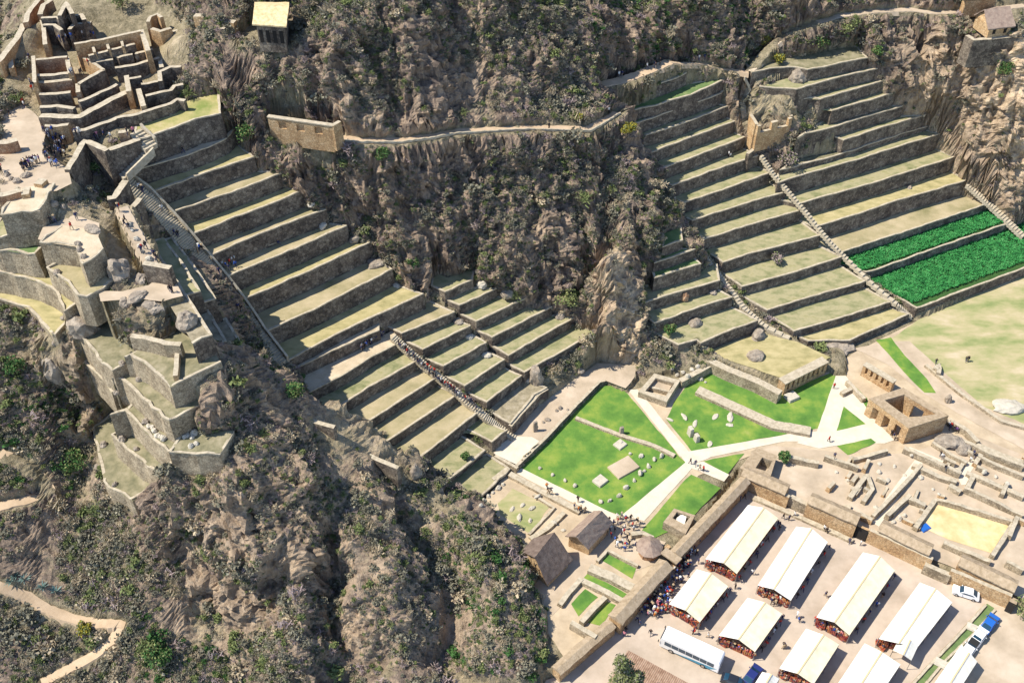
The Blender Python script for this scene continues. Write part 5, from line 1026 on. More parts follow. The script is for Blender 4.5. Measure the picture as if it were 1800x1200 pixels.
# standing monolith and gate stones
def block(name, label, px, py, z, dims, rz=0, m='stone_pale', cat='stone', group=None, tap=.08):
    p = P(px, py, z); mb = MB(); mb.box(p[0], p[1], z - .2, dims[0], dims[1], dims[2] + .2, rz, taper=tap); o = mb.build(name, m); bv = o.modifiers.new('b', 'BEVEL'); bv.width = .08; bv.segments = 2; return tag(o, label, cat, group)
block('monolith', 'tall dark standing stone on the sandy platform', 941, 757, 1.1, (.9, .6, 2.6), .4, 'boulder')
block('monolith', 'upright stone at the middle of the stone line across the lawn', 1092, 762, 0, (.9, .7, 1.9), .4, 'boulder')
block('gate_stone', 'left slab of the paired gate stones on the upper lawn', 1213, 764, 0, (.9, 1.3, 2.1), .4)
block('gate_stone', 'right slab of the paired gate stones on the upper lawn', 1224, 774, 0, (.9, 1.2, 1.7), .4)
block('plinth', 'flat pale platform in the big lawn', 1096, 822, 0, (5.2, 3.6, .4), .6, 'gravel', 'platform'); block('plinth', 'small square plinth with two stones in the lawn', 1055, 846, 0, (2.4, 2.2, .5), .75, 'stone_pale', 'platform')
block('plinth', 'stone heap slab behind the big lawn row', 1090, 782, 0, (2.2, 2.0, .4), .75, 'stone_pale', 'platform'); block('basin', 'square dark mouthed stone basin on the upper lawn', 1391, 699, 0, (2.6, 2.2, .7), .5, 'stone_pale', 'basin')
# ================================================================== market tents
def mat_goods():
    m = bpy.data.materials.new('goods'); m.use_nodes = True; nt = m.node_tree; N = nt.nodes; L = nt.links; b = N['Principled BSDF']; b.inputs['Roughness'].default_value = .8
    tc = N.new('ShaderNodeTexCoord'); v = N.new('ShaderNodeTexVoronoi'); v.inputs['Scale'].default_value = 2.6; L.new(tc.outputs['Object'], v.inputs['Vector']); sp = N.new('ShaderNodeSeparateColor'); L.new(v.outputs['Color'], sp.inputs[0])
    r = N.new('ShaderNodeValToRGB'); r.color_ramp.interpolation = 'CONSTANT'; e = r.color_ramp.elements
    cs = [(.34,.06,.03),(.40,.13,.05),(.04,.035,.07),(.45,.20,.07),(.22,.03,.03),(.42,.33,.25),(.07,.04,.03),(.30,.07,.07)]
    while len(e) < len(cs): e.new(.5)
    for i, c in enumerate(cs): e[i].position = i / len(cs); e[i].color = (*c, 1)
    L.new(sp.outputs[0], r.inputs[0]); L.new(r.outputs[0], b.inputs['Base Color']); MATS['goods'] = m
mat_goods()
mat('canvas', [(.62,.58,.49),(.74,.71,.62),(.80,.78,.71)], .5, bump=.3, bscale=3, rough=.7, stops=[.28,.45,.6]); mat('canvas_cream', [(.62,.55,.38),(.73,.66,.47),(.78,.72,.54)], .5, bump=.15, bscale=3, rough=.7); plain('seam', (.62, .48, .27)); plain('steel', (.35, .35, .36), .4, .8)
YZ = -1.5
def tent(label, tl, tr_, tt, bl, br_, bb, ze=1.4, zr=2.4, cream=1, goods=True, cut=0):
    """tl/bl left eave far/near, tr_/br_ ridge, tt/bb right eave"""
    l0, l1 = P(*tl, ze), P(*bl, ze); r0, r1 = P(*tr_, zr), P(*br_, zr); q0, q1 = P(*tt, ze), P(*bb, ze)
    root = thing('market_tent', label, 'tent', ((l1[0] + q1[0]) / 2, (l1[1] + q1[1]) / 2, YZ), 'market tents'); mid = lambda p, q, f: tuple(p[k] + (q[k] - p[k]) * f for k in range(3))
    for nm, a, b, c, d, m in (('roof_panel', l0, l1, r1, r0, 'canvas'), ('roof_panel', r0, r1, q1, q0, 'canvas_cream' if cream else 'canvas')):
        nn = 14; mm = 4; vs = []
        for i in range(nn + 1):
            for j in range(mm + 1):
                e0, e1 = mid(a, b, i / nn), mid(d, c, j / mm * 0 + i / nn); p = mid(e0, e1, j / mm); sag = -.06 * math.sin(math.pi * j / mm) * (1 - abs(math.cos(i * math.pi / 2)) * .6); vs.append((p[0], p[1], p[2] + sag))
        fs = [(i * (mm + 1) + j, (i + 1) * (mm + 1) + j, (i + 1) * (mm + 1) + j + 1, i * (mm + 1) + j + 1) for i in range(nn) for j in range(mm)]
        mb = MB(); mb.add(vs, fs); o = mb.build(nm, m, root); sd = o.modifiers.new('s', 'SOLIDIFY'); sd.thickness = .04
    mb = MB(); u = (Vector(r1) - Vector(r0)); sdv = Vector((u.y, -u.x, 0)).normalized() * .12; a, b = Vector(r0) + Vector((0, 0, .05)), Vector(r1) + Vector((0, 0, .05)); mb.add([a - sdv, a + sdv, b + sdv, b - sdv], [(0, 1, 2, 3)]); mb.build('ridge_seam', 'seam', root)
    L = math.dist(l0[:2], l1[:2]); n = max(2, int(L / 3.2)); 
    for i in range(n + 1):
        for A, B in ((l0, l1), (q0, q1)):
            p = mid(A, B, min(.985, max(.015, i / n))); mb = MB(); mb.tube((p[0], p[1], YZ), (p[0], p[1], ze - .08), .05); mb.build('pole', 'steel', root)
    if goods:   # display tables heaped with cloth, a few per tent, each its own thing
        k = 0
        W = math.dist(l1[:2], q1[:2])
        for A, B, nA in ((l1, q1, 3), (q1, q0, n + 1), (l1, l0, n)):
            du = Vector((B[0] - A[0], B[1] - A[1], 0)); ln = du.length; du.normalize(); cen = Vector(((l0[0] + q1[0]) / 2, (l0[1] + q1[1]) / 2, 0)); nr = Vector((-du.y, du.x, 0)); nr = nr if nr.dot(cen - Vector((A[0], A[1], 0))) > 0 else -nr
            for i in range(nA):
                sid = 'near end' if A is l1 and B is q1 else ('right side' if A is q1 else 'left side')
                c = Vector((A[0], A[1], 0)) + du * ln * (i + .5) / nA + nr * .9; a = math.atan2(du.y, du.x); tl_ = ln / nA * .86
                t = thing('stall_table', ORD[i + 1] + ' heaped stall along the ' + sid + ' of the ' + SH[label], 'market stall', (c.x, c.y, YZ), 'stalls under ' + SH[label])
                mb = MB(); mb.box(c.x, c.y, YZ, tl_, 1.0, .8, a); mb.build('table', 'goods', t); mb = MB()
                for _ in range(10):
                    s = random.uniform(-.45, .45) * tl_; w_ = random.uniform(-.35, .35); h = random.uniform(.2, .9); mb.box(c.x + du.x * s + nr.x * w_, c.y + du.y * s + nr.y * w_, YZ + .78, random.uniform(.3, .6), random.uniform(.2, .5), h, a + random.uniform(-.3, .3), taper=.05)
                mb.build('goods_pile', 'goods', t)
                if nr.dot(Vector((0, 1, 0))) > -2 and A is l1 and B is q1 or i % 2 == 0:
                    mb = MB()
                    for s in np.linspace(-.45, .45, 6): mb.box(c.x + du.x * s * tl_ - nr.x * .62, c.y + du.y * s * tl_ - nr.y * .62, YZ + .5, tl_ / 8, .06, random.uniform(.9, 1.5), a)
                    mb.build('hanging_cloths', 'goods', t)
    return root
TN = [('white tent nearest the corner of the thatched walls', 'tent nearest the wall corner', (1315,887),(1343,892),(1368,910),(1240,982),(1272,989),(1295,1008)),
 ('second long tent from the left in the far row', 'second long tent', (1400,925),(1427,928),(1455,952),(1332,1028),(1360,1035),(1390,1055)),
 ('longest tent in the middle of the market', 'longest middle tent', (1517,970),(1547,977),(1573,1002),(1435,1084),(1467,1093),(1493,1116)),
 ('short cream tent beside the market crowd', 'short tent by the crowd', (1225,1000),(1250,1007),(1280,1030),(1176,1061),(1205,1072),(1230,1093)),
 ('short cream tent right above the bus', 'short tent above the bus', (1314,1050),(1345,1058),(1375,1078),(1264,1116),(1298,1123),(1327,1145)),
 ('short cream tent cut by the bottom edge', 'short tent at the bottom edge', (1417,1104),(1448,1115),(1475,1132),(1370,1174),(1402,1183),(1430,1202)),
 ('merged white roof at the upper right of the market', 'merged white roof', (1617,1023),(1645,1034),(1674,1058),(1545,1122),(1580,1130),(1614,1135)),
 ('white roof continuing down to the bottom edge', 'white roof at the bottom edge', (1520,1130),(1550,1145),(1583,1167),(1440,1250),(1475,1262),(1505,1282)),
 ('lone white canopy beside the parked cars', 'lone canopy by the cars', (1690,1132),(1704,1146),(1718,1162),(1630,1218),(1650,1232),(1664,1246)),
 ('small square white canopy joined to the merged roofs', 'small square canopy', (1583,1117),(1600,1124),(1614,1134),(1570,1142),(1588,1150),(1602,1160)),
 ('tiny white canopy beside the dark cars at the bottom', 'tiny canopy by the dark cars', (1340,1180),(1356,1184),(1370,1192),(1316,1218),(1332,1224),(1346,1232))]
SH = {t[0]: t[1] for t in TN}
for i, t in enumerate(TN): tent(t[0], *t[2:], cream=(i in (3, 4, 5, 2, 0)), goods=i < 8)
# narrow left strip of the merged roof
# ================================================================== vehicles
plain('paint_white', (.78, .79, .80), .3, 0, .6); plain('paint_blue', (.02, .12, .45), .25, 0, .6); plain('paint_navy', (.02, .03, .14), .25, 0, .6); plain('paint_black', (.02, .022, .03), .25, 0, .6); plain('glass_dark', (.015, .05, .09), .08, 0, .7); plain('tyre', (.02, .02, .02), .9); plain('paint_teal', (.05, .25, .38), .3); plain('lamp', (.7, .65, .5), .2); plain('rim', (.5, .5, .52), .3, .8)
def prof(mb, pr, w, mi=0, inset=0):
    n = len(pr); vs = [(x, -w / 2 + (inset if z > 1.0 else 0), z) for x, z in pr] + [(x, w / 2 - (inset if z > 1.0 else 0), z) for x, z in pr]
    mb.add(vs, [(i, (i + 1) % n, n + (i + 1) % n, n + i) for i in range(n)] + [tuple(range(n - 1, -1, -1)), tuple(range(n, 2 * n))], mi)
def vehicle(name, label, kind, px, py, z, ang, paint):
    p = P(px, py, z); root = bpy.data.objects.new(name, None); C.objects.link(root); tag(root, label, kind, 'parked vehicles')
    def part(nm, mb, m, bev=.06, parent=None):
        o = mb.build(nm, m); o.parent = parent or root
        if bev: q = o.modifiers.new('b', 'BEVEL'); q.width = bev; q.segments = 2
        return o
    if kind == 'bus':
        L, W, H = 10.2, 2.6, 3.2; mb = MB(); prof(mb, [(-L/2, .45), (-L/2, 2.2), (-L/2 + .25, H - .1), (-L/2 + .6, H), (L/2 - .3, H), (L/2, H - .35), (L/2, .45)], W); body = part('body', mb, paint, .12)
        for s in (-1, 1):
            mb = MB()
            for k in range(7): mb.box(-L/2 + 1.4 + k * 1.22, s * (W / 2 + .005), 1.55, 1.14, .03, .95)
            part('side_windows', mb, 'glass_dark', 0)
            mb = MB(); mb.add([(-L/2 + 2.5, s * (W/2 + .01), .55), (L/2 - 1.5, s * (W/2 + .01), .55), (L/2 - .3, s * (W/2 + .01), 1.45), (-L/2 + 5, s * (W/2 + .01), 1.0)], [(0, 1, 2, 3) if s > 0 else (3, 2, 1, 0)]); part('side_stripe', mb, 'paint_teal', 0)
        mb = MB(); mb.box(-L/2 - .005, 0, 1.4, .05, W * .86, 1.35); part('windscreen', mb, 'glass_dark', .02)
        mb = MB(); mb.box(L/2 + .005, 0, 1.9, .04, W * .7, .7); part('rear_window', mb, 'glass_dark', .02)
        for x in (-1.5, 1.5): mb = MB(); mb.box(x, 0, H - .01, .8, .8, .1); part('roof_hatch', mb, paint, .03)
        for s in (-1, 1): mb = MB(); mb.box(-L/2 - .2, s * (W/2 + .15), 1.9, .12, .25, .5); part('mirror', mb, 'tyre', .03)
        wx = (-L/2 + 2.1, L/2 - 2.6); r = .5
    else:
        L, W = (4.4, 1.8) if kind == 'car' else (5.0, 1.85)
        if kind == 'car': pr = [(-2.2,.35),(-2.2,.8),(-1.95,.95),(-1.15,1.02),(-.45,1.5),(.95,1.5),(1.75,1.02),(2.15,.95),(2.2,.35)]
        else: pr = [(-2.5,.4),(-2.5,1.0),(-1.6,1.1),(-1.0,1.7),(.35,1.7),(.55,1.1),(2.5,1.1),(2.5,.4)]
        mb = MB(); prof(mb, pr, W, inset=.16); part('body', mb, paint, .09)
        a, b = (-1.1, -.5) if kind == 'car' else (-1.5, -1.02); zt = 1.47 if kind == 'car' else 1.67
        mb = MB(); mb.add([(a, -.72, 1.07), (a, .72, 1.07), (b, .62, zt), (b, -.62, zt)], [(0, 3, 2, 1)]); mb.v = [(x - .03, y, z_ + .03) for x, y, z_ in mb.v]; part('windscreen', mb, 'glass_dark', 0)
        a, b = (1.7, 1.0) if kind == 'car' else (.56, .4); mb = MB(); mb.add([(a, -.68, 1.07), (a, .68, 1.07), (b, .6, zt), (b, -.6, zt)], [(0, 1, 2, 3)]); mb.v = [(x + .03, y, z_ + .03) for x, y, z_ in mb.v]; part('rear_window', mb, 'glass_dark', 0)
        for s in (-1, 1):
            mb = MB(); mb.add([(-.95 if kind == 'car' else -1.4, s * (W/2 - .10), 1.08), (1.4 if kind == 'car' else .45, s * (W/2 - .10), 1.08), (.9 if kind == 'car' else .3, s * (W/2 - .14), zt - .08), (-.5 if kind == 'car' else -1.0, s * (W/2 - .14), zt - .08)], [(0, 1, 2, 3)]); part('side_window', mb, 'glass_dark', 0)
            mb = MB(); mb.box(-L/2 + .02, s * .62, .62, .1, .35, .18); part('headlight', mb, 'lamp', .02); mb = MB(); mb.box(-.75, s * (W/2 + .08), 1.0, .15, .2, .14); part('mirror', mb, paint, .03)
        if kind == 'pickup': mb = MB(); mb.box(1.55, 0, 1.04, 1.7, 1.5, .08); part('cargo_bed', mb, 'tyre', 0)
        wx = (-L/2 + .8, L/2 - .85); r = .33
    for x in wx:
        for s in (-1, 1):
            mb = MB(); mb.tube((x, s * (W/2 - .22), r), (x, s * (W/2 + .02), r), r, n=16); w_ = part('wheel', mb, 'tyre', .03); mb = MB(); mb.tube((x, s * (W/2), r), (x, s * (W/2 + .03), r), r * .55, n=12); part('rim', mb, 'rim', 0, w_)
    root.location = p; root.rotation_euler.z = ang; return root
def heading(a, b, z): p, q = P(*a, z), P(*b, z); return math.atan2(q[1] - p[1], q[0] - p[0])
vehicle('parked_bus', 'white tour bus with a blue swoosh parked at the bottom of the market', 'bus', 1214, 1150, YZ, heading((1172, 1130), (1258, 1170), YZ), 'paint_white')
vehicle('parked_car', 'bright blue car parked at the end of the ditch', 'car', 1737, 1099, YZ, heading((1748, 1088), (1730, 1112), YZ), 'paint_blue')
vehicle('parked_pickup', 'white pickup parked directly below the blue car', 'pickup', 1716, 1125, YZ, heading((1730, 1108), (1706, 1140), YZ), 'paint_white')
vehicle('parked_car', 'white car between the pickup and the lone canopy', 'car', 1700, 1146, YZ, heading((1708, 1134), (1690, 1160), YZ), 'paint_white')
vehicle('parked_car', 'white car with dark roof spots near the far yard wall', 'car', 1696, 1045, YZ, heading((1684, 1042), (1710, 1050), YZ), 'paint_white')
vehicle('parked_car', 'navy blue car at the bottom edge below the bus', 'car', 1321, 1190, YZ, heading((1330, 1178), (1312, 1202), YZ), 'paint_navy')
vehicle('parked_car', 'black car left of the navy car at the bottom edge', 'car', 1290, 1201, YZ, heading((1304, 1204), (1278, 1194), YZ), 'paint_black')
# ditch and kerbs at the right
mb = MB(); w = PP([(1735,1060),(1748,1068),(1700,1130),(1612,1215),(1596,1206)], -1.484); mb.add(w, tri_poly(w)); tag(mb.build('ditch_water', 'tread_green'), kind='structure')
ruin('left kerb wall of the green ditch', [(1733,1062),(1694,1106),(1640,1162),(1600,1206)], -1.1, .5, .4, 'masonry_lit', 'coping', 'kerb', 'kerbs by the yard wall', cat='kerb')
ruin('right kerb wall of the green ditch', [(1750,1070),(1712,1112),(1662,1160),(1618,1212)], -1.15, .5, .35, 'masonry_lit', 'coping', 'kerb', 'kerbs by the yard wall', cat='kerb')
for i, (a, b, lb) in enumerate((((1700,1096),(1722,1106),'upper footbridge slab over the green ditch'), ((1644,1158),(1668,1170),'lower footbridge slab over the green ditch'))): ruin(lb, [a, b], -.9, .35, 1.2, 'stone_pale', 'stone_pale', 'footbridge', 'footbridges over the ditch', cat='footbridge')
ruin('black doorway at the right end of the yard wall', [(1776,1052),(1788,1058)], 1.2, 2.7, 1.2, 'opening', 'thatch', 'doorway', 'openings in the yard wall', cat='doorway'); ruin('dark gate recess in the middle of the yard wall', [(1508,922),(1528,931)], 1.6, 3.1, .5, 'opening', 'adobe', 'doorway', 'openings in the yard wall', cat='doorway')
# ticket booth, shed, benches, tarp
root = thing('ticket_booth', 'small round thatched booth beside the entrance gate', 'booth', P(1140, 975, 0)); p = P(1140, 972, 0); mb = MB()
for k in range(7): a = k * 6.283 / 7; mb.box(p[0] + 1.5 * math.cos(a), p[1] + 1.5 * math.sin(a), 0, 1.35, .3, 2.0, a + 1.57)
mb.build('wall', 'adobe_red', root); mb = MB(); n = 9; vs = [(p[0] + 2.4 * math.cos(k * 6.283 / n), p[1] + 2.4 * math.sin(k * 6.283 / n), 1.9 + random.uniform(-.1, .1)) for k in range(n)] + [(p[0], p[1], 3.5)]; mb.add(vs, [(k, (k + 1) % n, n) for k in range(n)] + [tuple(range(n - 1, -1, -1))]); mb.build('roof', 'thatch_old', root)
root = thing('lookout_shed', 'small open wooden shed below the end of the long stair', 'shed', P(512, 668, 16)); c = [P(506, 656, 19.3), P(516, 652, 19.8), P(530, 664, 19.2)]; mb = MB(); q = P(516, 664, 18)
mb.add([P(502,660,18.6), P(514,652,19.6), P(531,663,18.7), P(517,672,18.2)], [(0, 3, 2, 1)]); o = mb.build('roof', 'wood', root); sd = o.modifiers.new('s', 'SOLIDIFY'); sd.thickness = .12
for a in ((504,661,18.5), (517,671,18.1), (529,663,18.6)): x, y, z = P(*a); mb = MB(); mb.tube((x, y, z - 2.6), (x, y, z), .09); mb.build('post', 'wood', root)
def bench(label, a, b, tz):
    A, B = P(*a, tz + .4), P(*b, tz + .4); root = thing('bench', label, 'bench', (A[0], A[1], tz), 'stone benches on the left terraces'); mb = MB(); an = math.atan2(B[1] - A[1], B[0] - A[0]); L = math.dist(A[:2], B[:2])
    mb.box((A[0] + B[0]) / 2, (A[1] + B[1]) / 2, tz + .38, L, .45, .12, an); mb.build('seat', 'coping', root)
    for s in (-.4, .4): mb = MB(); mb.box((A[0] + B[0]) / 2 + math.cos(an) * s * L, (A[1] + B[1]) / 2 + math.sin(an) * s * L, tz, .3, .4, .38, an); mb.build('leg', 'masonry', root)
for l_, a, b, k in (('left bench on the fourth terrace tread', (306,348), (325,342), 4), ('middle bench on the fourth terrace tread', (358,330), (376,323), 4), ('right bench on the fourth terrace tread', (410,312), (428,305), 4), ('left bench on the sixth terrace tread', (387,414), (405,408), 6), ('middle bench on the sixth terrace tread', (433,397), (451,391), 6), ('right bench on the sixth terrace tread', (477,380), (494,374), 6),
    ('right bench on the seventh terrace tread', (515,412), (534,405), 7), ('left bench beside the sitting visitors', (471,431), (487,425), 7), ('left bench on the ninth terrace tread', (551,500), (569,492), 9), ('right bench on the ninth terrace tread', (588,483), (604,476), 9)): bench(l_, a, b, TER[k - 1]['z'])
mb = MB(); p = P(1626, 926, .3); mb.box(p[0], p[1], .1, 2.0, 1.4, .25, .5, taper=.15); tag(mb.build('tarpaulin', 'paint_blue'), 'crumpled blue tarpaulin in the corner of the yellow court', 'tarpaulin')
mb = MB(); w = [P(1196,905,1.6), P(1208,903,1.7), P(1203,922,.9), P(1184,914,.9)]; mb.add(w, [(0,1,2,3)]); o = mb.build('canvas_sheet', 'canvas'); sd = o.modifiers.new('s', 'SOLIDIFY'); sd.thickness = .05; tag(o, 'white canvas sheet inside the little roofless hut', 'sheet')
# tiled roof at the bottom
root = thing('tiled_roof_house', 'long low house with a brown tiled roof at the bottom edge', 'house', P(1160, 1200, YZ)); r = PP([(1105,1140),(1206,1196),(1250,1240),(1090,1240),(1080,1170)], 1.2); A, B, D = P(1104,1142,2.2), P(1210,1200,2.2), P(1060,1215,.9); E = (B[0] + D[0] - A[0], B[1] + D[1] - A[1], .9); mb = MB(); nn = 34; vs = []
for i in range(nn * 2 + 1):
    f = i / (nn * 2); a = [A[k] + (B[k] - A[k]) * f for k in range(3)]; d = [D[k] + (E[k] - D[k]) * f for k in range(3)]; z = .09 * (i % 2); vs += [(a[0], a[1], a[2] + z), (d[0], d[1], d[2] + z)]
mb.add(vs, [(2 * i, 2 * i + 1, 2 * i + 3, 2 * i + 2) for i in range(nn * 2)]); mat('tiles', [(.20,.12,.08),(.30,.20,.14),(.38,.27,.2)], 1.5, bump=.4, bscale=8); mb.build('roof', 'tiles', root); mb = MB(); ce = [(A[k] + E[k]) / 2 for k in range(3)]
mb.prism([tuple(q[k] + (ce[k] - q[k]) * .08 for k in (0, 1)) for q in (A, B, E, D)], YZ, .75); mb.build('wall', 'adobe', root)
# ================================================================== people
plain('skin', (.30, .17, .11), .6); plain('hair', (.02, .015, .012), .7)
CL = dict(navy=(.02,.03,.10), black=(.015,.015,.02), red=(.50,.03,.02), white=(.70,.70,.68), blue=(.03,.10,.42), orange=(.62,.20,.03), grey=(.18,.18,.19), green=(.06,.16,.07), pink=(.60,.22,.28), purple=(.12,.05,.20), tan=(.42,.32,.20))
for k, c in CL.items(): plain('cloth_' + k, c, .85)
def person_mesh(pose, shirt, trouser, hat, seed):
    """one continuous skinned body: joints as edges with radii, then subdivided; colours by height"""
    rnd = random.Random(seed); v = []; e = []; rad = []
    def J(p, r, par=None): v.append(p); rad.append(r); (e.append((par, len(v) - 1)) if par is not None else None); return len(v) - 1
    st = .16 if pose == 'walk' else 0; sit = pose == 'sit'; hz = .95 if not sit else .5
    pel = J((0, 0, hz), .15); ch = J((0.02, 0, hz + .30), .155, pel); nk = J((0.02, 0, hz + .50), .07, ch); hd = J((.03, 0, hz + .60), .095, nk); J((.03, 0, hz + .72), .085, hd)
    for s in (-1, 1):
        sh = J((.02, s * .19, hz + .44), .07, ch); sw = s * st; el = J((.02 - sw * .9 + (.1 if sit else 0), s * .25, hz + .16), .05, sh); wr = J((.06 - sw * 1.4 + (.2 if sit or pose == 'reach' else .05), s * .24, hz - .05 + (.25 if pose == 'reach' else 0)), .036, el); J((.08 - sw * 1.4 + (.24 if sit or pose == 'reach' else .05), s * .23, hz - .14 + (.27 if pose == 'reach' else 0)), .03, wr)
        hp = J((0, s * .10, hz - .06), .10, pel)
        if sit: kn = J((.42, s * .12, hz), .075, hp); an = J((.45, s * .12, .09), .05, kn); J((.60, s * .12, .05), .04, an)
        else: kn = J((sw * 1.1 + .02, s * .11, .50), .072, hp); an = J((sw * 1.7, s * .11, .09), .048, kn); J((sw * 1.7 + .15, s * .12, .04), .04, an)
    me = bpy.data.meshes.new('person'); me.from_pydata(v, e, []); o = bpy.data.objects.new('t', me); C.objects.link(o)
    sk = o.modifiers.new('s', 'SKIN'); 
    for i, d in enumerate(me.skin_vertices[0].data): d.radius = (rad[i], rad[i]); d.use_root = i == 0
    sb = o.modifiers.new('u', 'SUBSURF'); sb.levels = 1
    dg = bpy.context.evaluated_depsgraph_get(); m2 = bpy.data.meshes.new_from_object(o.evaluated_get(dg)); bpy.data.objects.remove(o)
    m2.name = 'person'; m2.materials.clear()
    for mm in ('cloth_' + trouser, 'cloth_' + shirt, 'skin', 'hair'): m2.materials.append(MATS[mm])
    for p in m2.polygons:
        z = p.center.z; x, y = p.center.x, p.center.y
        p.material_index = 3 if z > hz + .665 or (z > hz + .58 and x < .0) else (2 if z > hz + .48 and abs(y) < .13 or (abs(y) > .16 and z < hz - .02 and z > hz - .3 and not (sit and abs(y) < .2)) else (1 if z > hz + .02 else 0))
        p.use_smooth = True
    return m2
PM = {}
def pmesh(pose, shirt, trouser):
    k = (pose, shirt, trouser)
    if k not in PM: PM[k] = person_mesh(pose, shirt, trouser, 0, len(PM))
    return PM[k]
hatm = bpy.data.meshes.new('hat'); _mb = MB(); _mb.tube((.03, 0, 0), (.03, 0, .02), .20, n=12); _mb.tube((.03, 0, .02), (.03, 0, .13), .11, .08, n=10); hatm.from_pydata(_mb.v, [], _mb.f)
packm = bpy.data.meshes.new('backpack'); _mb = MB(); _mb.box(-.2, 0, 1.12, .2, .3, .42, taper=.04); packm.from_pydata(_mb.v, [], _mb.f)
HM = {}; 
def dressed(base, m):
    k = (base.name, m)
    if k not in HM: q = base.copy(); q.materials.append(MATS[m]); HM[k] = q
    return HM[k]
TRO = ['navy', 'black', 'grey', 'tan', 'navy']
QUEUE = []
def person(px, py, shirt, where, z=None, pose=None, rz=None):
    loc = hit(px, py)[0] if z is None else Vector(P(px, py, z)); QUEUE.append(((loc - Vector(CP)).length, loc, shirt, where, pose))
def put_person(loc, shirt, where, pose, rz=None):
    pose = pose or random.choice(['stand', 'walk', 'walk', 'reach']); tr = random.choice(TRO); hat = random.random() < .3 and pose != 'sit'; pack = random.random() < .3 and pose != 'sit'
    o = bpy.data.objects.new('person', pmesh(pose, shirt, tr)); C.objects.link(o); o.location = loc; s = random.uniform(.94, 1.1); o.scale = (s * 1.05, s * 1.05, s); o.rotation_euler.z = random.uniform(0, 6.28) if rz is None else rz
    tn = {'navy': 'navy', 'black': 'black', 'grey': 'grey', 'tan': 'tan'}[tr]
    wh = where.replace(' the ', ' ').replace('in the', 'in').strip(); lab = 'person in %s and %s %s' % (shirt, tn, wh)
    if len(lab.split()) > 13: lab = 'person in %s %s' % (shirt, wh)
    if hat:
        h = bpy.data.objects.new('hat', dressed(hatm, 'cloth_' + ('tan' if shirt != 'white' else 'white'))); C.objects.link(h); h.parent = o; h.location = (0, 0, 1.66)
    if pack:
        h = bpy.data.objects.new('backpack', dressed(packm, 'cloth_' + random.choice(['black', 'red', 'blue']))); C.objects.link(h); h.parent = o
    tag(o, lab, 'person', 'people ' + where); return o
def crowd(where, pts, cols, n=None, z=None, spread=0, pose=None):
    """points as listed, or n people spread along the polyline"""
    if n:
        L = resample([tuple(p) for p in pts], 1.0); k = []
        for i in range(n): q = L[int((i + .5) / n * (len(L) - 1))]; k.append((q[0] + random.uniform(-1, 1) * spread, q[1] + random.uniform(-1, 1) * spread * .7))
        pts = k
    for i, p in enumerate(pts): person(p[0], p[1], cols[i % len(cols)], where, z, pose if isinstance(pose, str) or pose is None else pose[i % len(pose)])
D = ['navy', 'black', 'white', 'blue', 'red', 'grey', 'black', 'navy']
crowd('in the crowd by the entrance gate', [(1062,928),(1070,918),(1078,922),(1085,912),(1092,910),(1100,916),(1108,914),(1072,932),(1080,935),(1090,926),(1098,930),(1104,924),(1112,926),(1120,920),(1095,938),(1066,940),(1075,944),(1114,932),(1124,926),(1086,918)], ['white','black','navy','white','grey','red','black'])
crowd('standing scattered on the entrance court', [(1082,952),(1092,944),(1094,955),(1102,948),(1100,962),(1106,958),(1118,962),(1084,962),(1120,968),(1098,968)], ['black','navy','white','black','blue'])
crowd('walking on the white garden path', [(961,858),(968,866),(964,868),(1016,882),(1009,894),(1017,898),(1021,899),(1028,900)], ['orange','black','tan','black','navy'])
crowd('in the shaded crowd between wall and tents', [(1192,985),(1210,975),(1180,1040)], D, n=10, spread=8, z=YZ)
crowd('in the dense crowd along the thatched wall', [(1222,972),(1190,1010),(1160,1045),(1135,1075)], D, n=74, spread=15, z=YZ)
crowd('in the bright crowd left of the short tent', [(1152,1068),(1148,1080),(1170,1062),(1172,1075)], ['red','orange','blue','white','purple','pink'], n=26, spread=11, z=YZ)
crowd('along the foot of the shaded upper wall', [(1300,880),(1308,876),(1262,918),(1256,925),(1247,932),(1240,940),(1228,955),(1298,868)], ['navy','black','black'], z=YZ)
crowd('crossing the lane between the tents', [(1292,1034),(1355,1060),(1362,1064),(1400,1085),(1404,1093),(1300,1022),(1450,1048),(1378,1140),(1322,1010),(1250,1030)], ['black','navy','tan','white','black'], z=YZ)
crowd('on the open paving near the yard wall', [(1376,912),(1386,914),(1396,908),(1369,932),(1370,926),(1448,932),(1452,936),(1492,955),(1512,958),(1262,1128),(1218,1114),(1244,1120),(1376,1138)], ['black','navy','white'], z=YZ)
crowd('at the lower end of the shaded wall by the road', [(1120,1092),(1100,1110),(1097,1118),(1124,1098),(1143,1115)], ['navy','black','pink'], z=YZ)
for nm, a, b in (('tent nearest the wall corner', (1238,990), (1294,1016)), ('second long tent', (1330,1036), (1388,1064)), ('longest middle tent', (1432,1092), (1490,1126)), ('short tent by the crowd', (1172,1070), (1228,1102)), ('short tent above the bus', (1260,1124), (1326,1156))):
    crowd('at the near end of the ' + nm, [a, b], ['red','white','pink','navy','orange','black'], n=11, spread=3, z=YZ)
for nm, a, b in (('tent nearest the wall corner', (1372,916), (1302,1012)), ('second long tent', (1458,958), (1396,1060)), ('longest middle tent', (1576,1010), (1500,1118)), ('short tent above the bus', (1378,1086), (1334,1148)), ('short tent by the crowd', (1283,1038), (1238,1092))):
    crowd('along the right side of the ' + nm, [a, b], ['navy','red','black','white'], n=7, spread=3, z=YZ)
crowd('climbing the crowded stair', [(700,606),(718,622),(745,650),(780,680),(822,706),(842,722)], ['black','navy','white','black','red','grey','navy','black'], n=34, spread=3)
crowd('in the red group on the crowded stair', [(752,648),(758,652),(764,656),(788,680),(793,684),(798,688)], ['red'])
